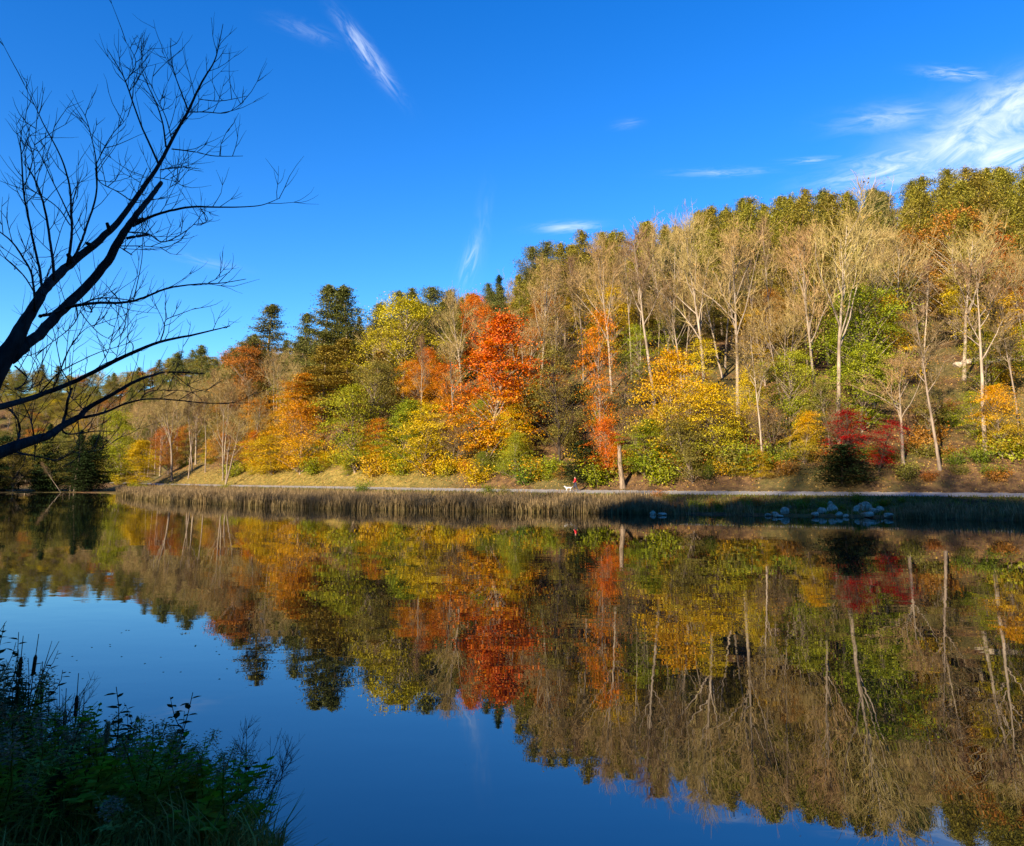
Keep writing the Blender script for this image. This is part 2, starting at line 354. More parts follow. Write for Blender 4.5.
# unseen hill added behind the photographer, shaped to shade the near bank and far reeds
def mat_shade_hill():
    m, t, out = newmat('shade_hill_woods'); tc = t.node('ShaderNodeTexCoord'); n = t.noise(tc.outputs['Object'], .25, 5, .7)
    c = t.ramp(t.mapr(n, .3, .7), [(0, (.06, .07, .02)), (.5, (.16, .14, .04)), (1, (.28, .16, .05))])
    p = t.node('ShaderNodeBsdfPrincipled'); t.put(p.inputs['Base Color'], c); p.inputs['Roughness'].default_value = 1
    t.l.new(p.outputs[0], out.inputs[0]); return m
YR = -48.0; hx, hy = math.sin(SUN_AZ), math.cos(SUN_AZ); pts = []
pathpts = np.array([p for p in PATH if -120 < p[0] < 160])
shorepts = np.array([p for p in FAR_SHORE if -95 < p[0] < 160])
for x_, y_ in shorepts:
    px_, _, _ = project(np.array([x_, y_, .5]))
    zs = float(np.interp(px_, [60, 150, 200, 250, 400, 500, 560, 620, 760, 900, 1010, 1100], [-5, -4, -.9, 1.3, 2.6, 3.0, 4.2, 7.0, 10.5, 11, 10.6, 10]))
    L = (y_ - YR) / hy; pts.append((x_ - L * hx, zs + L * math.tan(SUN_EL)))
pts.sort(); pts = np.array(pts)
rx = np.arange(-900, 420, 2.5); rng = np.random.default_rng(3)
rtop = np.interp(rx, pts[:, 0], pts[:, 1]); rh = rtop - np.interp(rx, [-330, -300, -88, -72], [0, 7.5, 7.5, 4.0]); rh = rh + rng.uniform(-1.2, .5, len(rx)) * 1.0
rows = []
for dy, f in ((38, -.02), (26, .35), (12, .8), (0, 1.0), (-40, .9), (-120, .5), (-260, -.02)):
    jit = rng.uniform(-.04, 0, len(rx)) if f not in (1.0, -.02) else 0
    rows.append(np.stack([rx, YR + dy + 0 * rx, rh * (f + jit)], 1))
mb = MB(); V = np.stack(rows, 0); n = len(rx); k = len(rows); ii = (np.arange(k - 1)[:, None] * n + np.arange(n - 1)[None]).ravel()
mb.add(V.reshape(-1, 3), np.stack([ii, ii + 1, ii + n + 1, ii + n], 1))
tag(mb.obj('hill', mat_shade_hill()), kind='structure', label='unseen hill added behind the near bank to cast shade')

# ------------------------------------------------------------------ tree generators (each returns trunk mesh data, crown mesh data)
def curve(rng, p, d, L, n, up=0.0, wig=.12, droop=0.0):
    P = [np.array(p, float)]; d = np.array(d, float); st = L / n
    for i in range(n):
        d = d + rng.normal(size=3) * wig + np.array([0, 0, up - droop * i / n]); d /= np.linalg.norm(d)
        P.append(P[-1] + d * st)
    return np.array(P)
def side_dir(rng, axis_, ang, az=None):
    axis_ = axis_ / np.linalg.norm(axis_); r = rng.normal(size=3); r -= axis_ * r.dot(axis_); r /= np.linalg.norm(r)
    return axis_ * math.cos(ang) + r * math.sin(ang)
def gen_bare(seed, H=18, spread=.36, fork=.45, lv=(11, 6, 5, 3), lean=.04, leaves=0, multi=1):
    rng = np.random.default_rng(seed); tr = MB(); cr = MB(); tips = []
    for s_ in range(multi):
        d0 = np.array([rng.normal() * lean, rng.normal() * lean, 1]) if multi == 1 else np.array([math.cos(s_ * 2.4 + seed) * .2, math.sin(s_ * 2.4 + seed) * .2, 1])
        Hm = H * (1 - .1 * s_) * .93
        T = curve(rng, (0, 0, -.4), d0, Hm, 12, up=.05, wig=.03)
        r0 = H * (.0108 if spread > .25 else .0085) * (1 if multi == 1 else .75)
        rad = r0 * (1 - np.linspace(0, 1, 13) ** 1.1 * .9); rad[0] *= 1.35
        tr.tube(T, rad, 7)
        n1 = lv[0] if multi == 1 else max(5, lv[0] * 2 // 3)
        for i in range(n1):
            f = fork + (0.97 - fork) * (i + rng.uniform(0, .8)) / n1; k = f * 12; a = int(k); p = T[a] + (T[min(a + 1, 12)] - T[a]) * (k - a)
            ax = T[min(a + 1, 12)] - T[max(a - 1, 0)]
            L1 = H * spread * (1.25 - f) * rng.uniform(.75, 1.25) * 1.35
            P1 = curve(rng, p, side_dir(rng, ax, rng.uniform(.35, .8)), L1, 6, up=.1, wig=.09)
            r1 = r0 * .5 * (1.3 - f)
            tr.tube(P1, r1 * (1 - np.linspace(0, 1, 7) * .8), 4)
            for j in range(lv[1]):
                q = rng.uniform(.2, 1) * 6; b = min(int(q), 5); p2 = P1[b] + (P1[b + 1] - P1[b]) * (q - b)
                L2 = L1 * rng.uniform(.3, .55); P2 = curve(rng, p2, side_dir(rng, P1[b + 1] - P1[b], rng.uniform(.4, .9)), L2, 4, up=.1, wig=.14)
                cr.tube(P2, max(r1 * .4, .028) * (1 - np.linspace(0, 1, 5) * .6), 3, False)
                for m_ in range(lv[2]):
                    q = rng.uniform(.15, 1) * 4; c = min(int(q), 3); p3 = P2[c] + (P2[c + 1] - P2[c]) * (q - c)
                    L3 = L2 * rng.uniform(.35, .7) + .3; P3 = curve(rng, p3, side_dir(rng, P2[c + 1] - P2[c], rng.uniform(.35, .8)), L3, 3, up=.12, wig=.12)
                    cr.tube(P3, np.array([.019, .016, .012, .008]), 3, False)
                    for w_ in range(lv[3]):
                        e = rng.integers(0, 3); p4 = P3[e] + (P3[e + 1] - P3[e]) * rng.uniform(0, 1)
                        P4 = curve(rng, p4, side_dir(rng, P3[e + 1] - P3[e], rng.uniform(.4, .8)), rng.uniform(.5, 1.1), 1, up=.1)
                        cr.tube(P4, np.array([.013, .007]), 3, False); tips.append(P4[-1])
    if leaves:
        tips = np.array(tips); C = tips[rng.integers(0, len(tips), leaves)] + rng.normal(size=(leaves, 3)) * .3
        cr2 = MB(); cr2.cards(C, rng.normal(size=(leaves, 3)) + [0, 0, .8], .24, .16, rng)
        return tr, cr, cr2
    return tr, cr, None
def gen_leafy(seed, H=12, Wd=7, base=.2, clumps=90, per=110, flat=.5, shape='round', card=.165, lean=.05, multi=1, cs=.62):
    rng = np.random.default_rng(seed); tr = MB(); cr = MB()
    T = curve(rng, (0, 0, -.3), (rng.normal() * lean, rng.normal() * lean, 1), H * .9, 10, up=.05, wig=.05)
    r0 = H * .0135; tr.tube(T, r0 * (1 - np.linspace(0, 1, 11) * .88), 7)
    ph = rng.uniform(0, 6.28, 6); am = rng.uniform(.1, .3, 6)
    for i in range(clumps):
        f = (i + rng.uniform(0, 1)) / clumps                    # height fraction in the crown
        if shape == 'round': prof = math.sqrt(max(1 - (2 * f - 1) ** 2, .06)) ** .8
        elif shape == 'cone': prof = (1 - f) ** .75 * (1 - math.exp(-f * 9)) + .08
        else: prof = (1 - f ** 2.2) * (1 - math.exp(-f * 6)) + .1    # broad
        az = rng.uniform(0, 2 * math.pi)
        lob = 1 + sum(a * math.sin((k + 2) * az + p + f * 4) for k, (a, p) in enumerate(zip(am, ph)))
        rr = Wd / 2 * prof * lob * math.sqrt(rng.uniform(.12, 1)) * (rng.uniform(.75, 1.15) if rng.random() > .16 else rng.uniform(1.15, 1.5))
        z = H * (base + (1 - base) * f); k = min(max(z / (H * .9) * 10, 0), 9.99); a = int(k); ctr = T[a] + (T[a + 1] - T[a]) * (k - a)
        c = np.array([ctr[0] + math.cos(az) * rr, ctr[1] + math.sin(az) * rr, z])
        zb = max(z - rr * .7 - .4, H * base * .5); kb = min(zb / (H * .9) * 10, 9.99); b = int(kb); p = T[b] + (T[b + 1] - T[b]) * (kb - b)
        mid = (p + c) / 2 + np.array([0, 0, rr * .08]) + rng.normal(size=3) * .15
        tr.tube([p, mid, c], np.array([.55, .35, .12]) * r0 * (.35 + .4 * (1 - f)), 4, False)
        n = int(per * 1.55 * rng.uniform(.4, 1.5)); s = cs * rng.uniform(.6, 1.4) * Wd / 7
        off = rng.normal(size=(n, 3)) * [s, s, s * flat] * rng.choice([.7, 1, 1.25], size=(n, 1)); off = np.clip(off, -2.1 * s, 2.1 * s)
        outw = np.array([math.cos(az), math.sin(az), 0]) * (rr / Wd)
        off[:, 2] -= (off[:, 0] * math.cos(az) + off[:, 1] * math.sin(az)) * .25
        nm = rng.normal(size=(n, 3)) * .75 + outw * 1.3 + [0, 0, .9]
        cr.cards(c + off, nm, card * rng.uniform(.7, 1.3, n), card * .72, rng)
    return tr, cr, None
def gen_pine(seed, H=22, Wd=8, base=.22, whorls=26, tip=1.0, up=.15, dense=1.0, irr=.25, card=.42, vth=.13):
    rng = np.random.default_rng(seed); tr = MB(); cr = MB()
    T = curve(rng, (0, 0, -.4), (rng.normal() * .02, rng.normal() * .02, 1), H, 10, up=.05, wig=.015)
    r0 = H * .0125; tr.tube(T, r0 * (1 - np.linspace(0, 1, 11) * .93), 6)
    for i in range(whorls):
        f = (i + .5 * rng.uniform(0, 1)) / whorls; z = H * (base + (1 - base) * f * .985)
        k = min((z + .4) / H * 10, 9.99); a = int(k); p = T[a] + (T[a + 1] - T[a]) * (k - a)
        prof = ((1 - f) ** tip) * (1 - math.exp(-f * 5) * .55)
        nb = rng.integers(4, 7)
        for j in range(nb):
            az = j * 2 * math.pi / nb + i * 1.1 + rng.normal() * .25
            L = (Wd / 2 * prof + .35) * rng.uniform(1 - irr, 1 + irr)
            if rng.uniform() < .07: continue
            gap = H * (1 - base) / whorls; fz = min(max(z + rng.normal() * .33 * gap, 0), H * .97); k = min((fz + .4) / H * 10, 9.99); a = int(k); p = T[a] + (T[a + 1] - T[a]) * (k - a)
            d = np.array([math.cos(az), math.sin(az), up - .05 + .75 * f + rng.normal() * .1])
            P = curve(rng, p, d, L, 4, up=-.05 if f < .5 else .06, wig=.07)
            tr.tube(P, r0 * .22 * (1.1 - f) * np.array([1, .8, .6, .4, .2]), 3, False)
            nt = max(2, int(L / .5))
            for q in range(nt):
                u = (.3 + .7 * (q + 1) / nt) * 4; b = min(int(u), 3); c = P[b] + (P[b + 1] - P[b]) * min(u - b, 1)
                n = int(15 * dense); wv = .3 + .1 * L
                off = rng.normal(size=(n, 3)) * [wv, wv, vth]
                nm = rng.normal(size=(n, 3)) * .8 + [0, 0, 1.0]
                cr.cards(c + off + [0, 0, .06], nm, card * rng.uniform(.7, 1.5, n), card * .34, rng, tipup=np.cross(nm, np.array([math.cos(az), math.sin(az), .35]) + rng.normal(size=(n, 3)) * .5))
    nl = int(170 * dense); u = rng.uniform(0, 1, nl); top = T[-1]
    cr.cards(top - np.outer(u * 1.9 - .25, [0, 0, 1.0]) + rng.normal(size=(nl, 3)) * np.column_stack([.08 + .34 * u, .08 + .34 * u, .1 + 0 * u]), rng.normal(size=(nl, 3)) + [0, 0, .4], card * rng.uniform(.7, 1.3, nl), card * .34, rng)
    nl = int(260 * dense); u = rng.uniform(.45, 1, nl) * 10; ti = np.minimum(u.astype(int), 9); cc = T[ti] + (T[ti + 1] - T[ti]) * (u - ti)[:, None]
    cr.cards(cc + rng.normal(size=(nl, 3)) * [.5, .5, .2], rng.normal(size=(nl, 3)) + [0, 0, .6], card * rng.uniform(.7, 1.3, nl), card * .34, rng)
    return tr, cr, None
def gen_shrub(seed, H=2.6, Wd=3.0, stems=9, per=170, card=.2):
    rng = np.random.default_rng(seed); tr = MB(); cr = MB()
    for i in range(stems):
        az = rng.uniform(0, 6.28); P = curve(rng, (math.cos(az) * .15, math.sin(az) * .15, -.1), (math.cos(az) * .6, math.sin(az) * .6, 1), H * rng.uniform(.6, 1.05), 5, wig=.12)
        P[:, :2] *= Wd / H * .9
        tr.tube(P, np.linspace(.04, .01, 6), 4, False)
        for q in range(1, 6):
            n = per // 5; s = .2 * Wd / 2 + .12
            cr.cards(P[q] + rng.normal(size=(n, 3)) * [s, s, s * .75], rng.normal(size=(n, 3)) * .9 + [0, 0, .7], card * rng.uniform(.7, 1.3, n), card * .65, rng)
    return tr, cr, None

LIB = {}
def lib(kind, gens, H, bark, crownm, extra=None):
    L = []
    for i, g in enumerate(gens):
        tr, cr, ex = g
        L.append((tr.mesh(kind + '_trunk', M[bark], True), cr.mesh(kind + '_crown', M[crownm]), ex.mesh(kind + '_leaves', M[extra]) if ex else None, H))
    LIB[kind] = L
lib('bare', [gen_bare(10 + i, 18, .34 + .03 * (i % 3), .34 + .06 * (i % 3), leaves=(0, 260, 0, 700, 120, 0, 420)[i], multi=(1, 1, 2, 1, 1, 3, 1)[i]) for i in range(7)] + [gen_bare(25 + i, 18, (.26, .42, .3)[i], (.28, .5, .2)[i], lv=((13, 5, 5, 3), (8, 7, 5, 3), (14, 4, 4, 4))[i], lean=.09, leaves=(0, 0, 300)[i], multi=(1, 1, 2)[i]) for i in range(3)], 18, 'bark_pale', 'twig_pale', 'tan')
lib('slim', [gen_bare(40 + i, 18, .2, .5, lv=(9, 5, 5, 3), leaves=(0, 500, 150)[i]) for i in range(3)], 18, 'bark_grey', 'twig', 'tan')
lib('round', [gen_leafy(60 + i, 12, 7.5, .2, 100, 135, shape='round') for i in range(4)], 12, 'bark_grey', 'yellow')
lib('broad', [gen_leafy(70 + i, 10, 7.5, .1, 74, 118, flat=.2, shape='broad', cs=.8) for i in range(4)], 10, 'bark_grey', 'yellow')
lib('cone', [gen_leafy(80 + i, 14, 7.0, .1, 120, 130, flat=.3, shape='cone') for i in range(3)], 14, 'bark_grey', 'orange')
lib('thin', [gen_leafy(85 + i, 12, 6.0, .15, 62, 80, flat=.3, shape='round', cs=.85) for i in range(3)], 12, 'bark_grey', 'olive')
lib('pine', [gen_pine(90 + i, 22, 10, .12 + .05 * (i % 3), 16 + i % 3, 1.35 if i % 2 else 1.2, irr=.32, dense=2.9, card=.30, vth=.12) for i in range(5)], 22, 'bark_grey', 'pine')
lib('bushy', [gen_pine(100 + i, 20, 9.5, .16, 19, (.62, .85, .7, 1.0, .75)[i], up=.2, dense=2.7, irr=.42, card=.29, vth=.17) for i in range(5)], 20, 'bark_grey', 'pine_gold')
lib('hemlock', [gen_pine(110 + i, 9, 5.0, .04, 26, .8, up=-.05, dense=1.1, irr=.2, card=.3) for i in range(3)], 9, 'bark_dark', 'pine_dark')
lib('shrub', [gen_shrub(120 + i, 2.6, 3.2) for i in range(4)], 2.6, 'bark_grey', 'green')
lib('bareshrub', [gen_bare(130 + i, 6, .6, .08, lv=(9, 5, 4, 3), leaves=(60, 300)[i], multi=3) for i in range(2)], 6, 'bark_grey', 'twig', 'rust')

def plant(kind, name, x, y, H, label, cat, group=None, crown=None, bark=None, var=None, wid=1.0, rz=None, rng=random, tilt=(0, 0), z=None):
    tm, cm, em, H0 = LIB[kind][(rng.randrange(99) if var is None else var) % len(LIB[kind])]
    s = H / H0
    root = empty(name, (x, y, (g1(x, y) if z is None else z) - .1), label, cat, group, rng.uniform(0, 6.28) if rz is None else rz, (s * wid, s * wid, s))
    root.rotation_euler = (tilt[0], tilt[1], root.rotation_euler[2])
    is_bare = kind in ('bare', 'slim', 'bareshrub')
    for nm, me, mt in (('trunk', tm, bark), ('twigs' if is_bare else 'crown', cm, None if is_bare else crown), ('leaves', em, crown if is_bare else None)):
        if me is None: continue
        o = bpy.data.objects.new(nm, me); COL.objects.link(o); o.parent = root
        if mt: o.material_slots[0].link = 'OBJECT'; o.material_slots[0].material = M[mt]
    return root
def spot(px, s):
    """the place on the hillside in picture column px, s metres above the path"""
    k = (px - CX) / FPX
    ys_ = np.linspace(30, 420, 1600); z0 = ground(ys_ * k, ys_); zz = ys_ * math.cos(PITCH) + (z0 - 3.3) * math.sin(PITCH)
    xs_ = zz * k; sp = sdist(PATH, xs_, ys_); i = int(np.argmax(sp > s)); return float(xs_[i]), float(ys_[i])
def height_to(x, y, py):
    d = pix_dir(CX + FPX * x / y, py); return 3.3 + y * d[2] / d[1] - g1(x, y)
#--HEROES--
# ------------------------------------------------------------------ the trees one can tell apart
HERO = []
def hero(kind, name, px, s, top, label, cat, half, crown=None, bark=None, var=0, wid=None, wpx=None, tilt=(0, 0), rz=0.0):
    x, y = spot(px, s); H = height_to(x, y, top)
    H0 = LIB[kind][0][3]; w0 = {'bare': 9, 'slim': 5.5, 'round': 8.3, 'broad': 8.8, 'cone': 7.6, 'thin': 7.5, 'pine': 8.5, 'bushy': 9.5, 'hemlock': 5.2, 'shrub': 3.8, 'bareshrub': 5}[kind]
    if wpx: wid = (wpx * y / FPX) / (w0 * H / H0)
    plant(kind, name, x, y, H, label, cat, None, crown, bark, var, wid or 1.0, rz, tilt=tilt)
    HERO.append((px, half, s, x, y)); return x, y
MT = 'maple tree'; BT = 'bare tree'; PT = 'pine tree'
for px, s, top, v, w, kd, lab in [(296, 33, 312, 0, 62, 'pine', 'olive pine filling the gap between the lone left pine and the tallest pine'), (336, 38, 291, 4, 60, 'pine', 'pine wedged between the two tallest skyline pines'),
        (376, 40, 303, 1, 60, 'bushy', 'low rounded pine between the twin pines and the golden oak'), (250, 40, 332, 2, 56, 'bushy', 'rounded pine just left of the lone left pine'),
        (447, 44, 290, 1, 58, 'bushy', 'rounded pine on the skyline behind the pale forked bare tree'), (415, 46, 288, 3, 58, 'bushy', 'rounded pine on the skyline behind the golden oak on its right'), (352, 22, 338, 2, 70, 'pine', 'golden olive pine below the twin skyline pines')]:
    hero(kd, 'pine_tree', px, s, top, lab, PT, 6, 'pine' if s > 30 else 'pine_brown', var=v, wpx=w)
hero('bushy', 'pine_tree', 172, 34, 352, 'leftmost of the rounded ridge pines, over the left end of the path', PT, 6, 'pine', var=1, wpx=46)
hero('bushy', 'pine_tree', 202, 38, 345, 'rounded ridge pine left of the rusty orange round tree', PT, 6, 'pine', var=3, wpx=52)
hero('bushy', 'pine_tree', 236, 44, 342, 'rounded ridge pine directly behind the rusty orange round tree', PT, 6, 'pine', var=4, wpx=54)
hero('pine', 'pine_tree', 268, 34, 303, 'dark tiered pine tree standing alone at the left end of the skyline group', PT, 26, 'pine', var=1, wpx=82)
hero('pine', 'pine_tree', 318, 30, 284, 'tallest dark pine with ragged tiers, left of the twin pines on the skyline', PT, 26, 'pine', var=3, wpx=88)
hero('pine', 'pine_tree', 352, 36, 286, 'dark pine touching the tallest pine on its right side', PT, 24, 'pine', var=2, wpx=84)
hero('pine', 'pine_tree', 322, 17, 345, 'golden brown pine with broad tiers in front of the tallest dark pine', PT, 30, 'pine_brown', var=4, wpx=88)
hero('pine', 'pine_tree', 372, 16, 350, 'golden olive pine below the round golden oak', PT, 10, 'pine_brown', var=0, wpx=60)
hero('round', 'oak_tree', 403, 22, 300, 'big round golden olive oak with a pale leaning trunk, left of the orange maple', 'oak tree', 30, 'oakgold', 'bark_pale', var=1, wpx=86, tilt=(0, -.05))
hero('bushy', 'pine_tree', 398, 42, 288, 'dark rounded pine top directly behind the round golden oak', PT, 8, 'pine', var=2, wpx=60)
hero('bushy', 'pine_tree', 432, 40, 285, 'dark bushy pine on the skyline right of the golden oak', PT, 20, 'pine', var=0, wpx=66)
hero('bare', 'bare_tree', 462, 24, 292, 'pale bare tree with ascending forks between the golden oak and the orange maple', BT, 12, var=0, wpx=60)
hero('cone', 'maple_tree', 487, 7, 316, 'tall orange red maple shading to yellow at its foot near the centre', MT, 44, 'maple', var=0, wpx=104)
hero('pine', 'pine_tree', 496, 42, 274, 'small dark pine spire on the skyline above the orange maple', PT, 8, 'pine_dark', var=3, wpx=34)
hero('round', 'maple_tree', 478, 34, 296, 'small red crowned maple peeping over the orange maple on the skyline', MT, 6, 'red', var=2, wpx=34)
hero('thin', 'maple_tree', 600, 12, 316, 'narrow scarlet maple in broken clumps right of the slim olive tree', MT, 20, 'red', var=0, wpx=46)
hero('broad', 'maple_tree', 606, 4, 418, 'low bright red maple beside the broken tree stump', MT, 10, 'red', var=1, wpx=42)
hero('thin', 'young_tree', 560, 8, 345, 'tall thin olive green tree between the orange maple and the scarlet maple', 'tree', 24, 'olive', 'bark_dark', var=1, wpx=62)
hero('hemlock', 'hemlock_tree', 583, 3, 440, 'dark green hemlock by the path behind the walker in red', 'hemlock', 14, 'pine_dark', var=0, wpx=52)
hero('broad', 'maple_tree', 668, 6, 352, 'large golden orange maple with layered boughs right of the tree stump', MT, 34, 'gold', var=0, wpx=92)
hero('broad', 'maple_tree', 716, 7, 385, 'smaller golden maple touching the right side of the large golden maple', MT, 26, 'gold', var=2, wpx=88)
hero('cone', 'young_tree', 645, 4, 418, 'low yellow green tree at the foot of the large golden maple', 'tree', 20, 'yellowgreen', var=1, wpx=58)
hero('broad', 'young_tree', 693, 3, 420, 'olive green leafy tree low under the golden maples', 'tree', 20, 'olive', var=3, wpx=70)
hero('round', 'young_tree', 790, 12, 352, 'yellow green tree right of the slim white trunk by the path', 'tree', 20, 'yellowgreen', var=0, wpx=62)
hero('broad', 'young_tree', 752, 14, 368, 'dull yellow tree behind the slim white trunk by the path', 'tree', 14, 'yellow', var=1, wpx=50)
hero('round', 'maple_tree', 874, 19, 290, 'bright lemon green maple high above the crimson maple', MT, 30, 'yellowgreen', var=2, wpx=84)
hero('broad', 'maple_tree', 905, 22, 295, 'yellow maple on the right shoulder of the lemon green maple', MT, 16, 'yellow', var=3, wpx=60)
hero('broad', 'young_tree', 862, 15, 345, 'lemon yellow leafy tree below the bright lemon green maple', 'tree', 16, 'yellowgreen', var=0, wpx=84)
hero('thin', 'maple_tree', 878, 4.5, 420, 'bright crimson maple leaning out over the path', MT, 22, 'scarlet', 'bark_dark', var=0, wpx=40, tilt=(0, .25))
hero('thin', 'maple_tree', 848, 6, 408, 'shaded dark crimson maple left of the bright crimson maple', MT, 26, 'crimson', 'bark_dark', var=2, wpx=48)
hero('hemlock', 'hemlock_tree', 842, 3, 444, 'dark evergreen bush by the path under the crimson maples', 'hemlock', 14, 'pine_dark', var=1, wpx=66)
hero('round', 'maple_tree', 955, 46, 213, 'large rust orange crown near the right end of the skyline', MT, 30, 'rust', 'bark_pale', var=0, wpx=92)
hero('broad', 'maple_tree', 1003, 44, 236, 'darker rust crown at the right end of the upper hillside', MT, 20, 'rust', var=1, wpx=70)
hero('broad', 'maple_tree', 1002, 7, 385, 'orange yellow maple at the right edge of the lower slope', MT, 20, 'gold', var=2, wpx=60)
hero('broad', 'maple_tree', 355, 5, 386, 'bright yellow green maple on the grassy bank left of centre', MT, 30, 'yellowgreen', var=2, wpx=82)
hero('round', 'young_tree', 368, 9, 362, 'olive leafy tree behind the bright yellow green maple', 'tree', 14, 'olive', var=0, wpx=54)
hero('broad', 'maple_tree', 300, 5, 402, 'orange maple fading to yellow skirts on the grassy bank', MT, 30, 'orange', var=1, wpx=72)
hero('broad', 'maple_tree', 272, 5, 436, 'low yellow maple spreading over the grassy bank', MT, 20, 'yellow', var=2, wpx=66)
hero('cone', 'maple_tree', 292, 11, 372, 'orange red maple halfway up behind the bank', MT, 16, 'orange', var=1, wpx=60)
hero('broad', 'maple_tree', 425, 4.5, 405, 'golden yellow maple left of the tall orange red maple', MT, 24, 'yellow', var=0, wpx=84)
hero('cone', 'maple_tree', 400, 6, 400, 'green and gold maple beside the golden yellow maple', MT, 16, 'yellowgreen', var=0, wpx=64)
hero('round', 'maple_tree', 236, 24, 348, 'rusty orange round tree at the left of the pines', MT, 20, 'rust', var=0, wpx=60)
hero('bare', 'bare_tree', 225, .0, 412, 'small spreading bare tree with a dark foot beside the path', BT, 14, 'tan', 'bark_grey', var=2, wpx=56)
hero('bare', 'bare_tree', 276, 22, 350, 'pale bare tree below the lone left pine', BT, 10, var=5, wpx=34)
hero('broad', 'willow_tree', 122, .0, 412, 'yellow green tree at the water edge at the left end of the path', 'tree', 14, 'yellowgreen', var=3, wpx=58)
hero('cone', 'willow_tree', 134, -6, 440, 'golden yellow bushy tree leaning over the water at the left', 'tree', 8, 'yellow', var=0, wpx=44)
# pale bare trees with trunks one can follow
for px, s, top, var, lab, kd, w in [
    (655, 22, 226, 3, 'tall pale bare tree standing over the large golden maple', 'slim', 66),
    (706, 24, 222, 0, 'pale bare tree with a leaning fork right of the tall pale tree', 'bare', 88),
    (738, 20, 228, 1, 'broad crowned pale bare tree above the golden maples', 'bare', 96),
    (775, 34, 212, 0, 'very slim white bare trunk reaching the skyline', 'slim', 26),
    (764, 4, 318, 1, 'slim white trunked bare tree rooted beside the path', 'slim', 44),
    (838, 14, 212, 4, 'big bare tree with parallel trunks above the crimson maples', 'bare', 116),
    (818, 17, 226, 6, 'slender bare tree left of the big parallel trunks', 'bare', 84),
    (540, 26, 258, 3, 'pale bare tree crowning the slope right of the orange maple', 'bare', 66),
    (612, 26, 240, 0, 'leaning pale bare tree rising behind the scarlet maple', 'bare', 66),
    (632, 30, 238, 1, 'straight slim bare tree beside the leaning pale one', 'slim', 30),
    (888, 28, 236, 2, 'forked bare tree with curved limbs over the lemon green maple', 'bare', 76),
    (985, 8, 252, 2, 'tall white bare trunk near the right edge rooted by the path', 'slim', 80),
    (940, 5, 300, 0, 'grey bare tree by the path right of the crimson maple', 'slim', 60),
    (964, 24, 232, 4, 'bare tree with bronze twigs below the rust orange crown', 'bare', 90),
    (903, 6, 355, 1, 'low bare tree with arching limbs beside the crimson maple', 'bare', 80),
    (672, 44, 220, 5, 'bare triple stemmed tree high behind the golden maple', 'bare', 70),
    (420, 8, 330, 2, 'pale slanting bare trunk in front of the round golden oak', 'slim', 20),
    (172, 3, 386, 0, 'grey bare tree by the left end of the path', 'bare', 54),
    (160, 5, 398, 1, 'slender bare tree left of the grey bare tree by the path', 'slim', 30),
    (196, 10, 392, 4, 'bare tree leaning left above the left end of the path', 'bare', 46)]:
    hero(kd, 'bare_tree', px, s, top, lab, BT, 7, 'tan', 'bark_pale' if px not in (940, 172) else 'bark_grey', var=var, wpx=w)

# broken stump
def snag():
    x, y = spot(623, 2.2); root = empty('tree_stump', (x, y, g1(x, y) - .1), 'tall broken pale tree stump standing beside the path', 'stump')
    rng = np.random.default_rng(4); P = curve(rng, (0, 0, 0), (-.10, 0, 1), 4.7, 8, wig=.035); mb = MB(); mb.tube(P, [.40, .33, .29, .30, .26, .28, .24, .26, .15], 9)
    mb.obj('trunk', M['bark_stump'], root, True)
    mb = MB()
    for a in range(5):
        mb.tube([P[-1] + [.18 * math.cos(a * 1.3), .18 * math.sin(a * 1.3), -.1], P[-1] + [.2 * math.cos(a * 1.3), .2 * math.sin(a * 1.3), .3 + .15 * (a % 3)]], [.07, .01], 4)
    mb.obj('splinters', M['bark_stump'], root)
    HERO.append((623, 9, 2.2, x, y))
snag()

# ------------------------------------------------------------------ the rest of the wood, tree by tree
rnd = random.Random(21); nrng = np.random.default_rng(22)
placed = [(h[3], h[4]) for h in HERO]
cand = np.stack([nrng.uniform(-190, 140, 26000), nrng.uniform(45, 330, 26000)], 1)
gz = ground(cand[:, 0], cand[:, 1]); sp_all = sdist(PATH, cand[:, 0], cand[:, 1])
pxs, pys, dep = project(np.column_stack([cand, gz]))
okm = (sp_all > 3.2) & (sp_all < 118) & (pxs > -50) & (pxs < 1085)
cand, sp_all, pxs, dep = cand[okm], sp_all[okm], pxs[okm], dep[okm]
counts = {}
CW = {'yellow': 'yellow', 'yellowgreen': 'yellow green', 'green': 'green', 'olive': 'olive', 'oakgold': 'golden', 'orange': 'orange', 'gold': 'golden orange', 'red': 'red', 'crimson': 'crimson', 'rust': 'rust brown', 'tan': 'tan', 'pine': 'dark green', 'pine_gold': 'yellow green', 'pine_dark': 'dark', 'pine_brown': 'golden brown'}
KT = {}
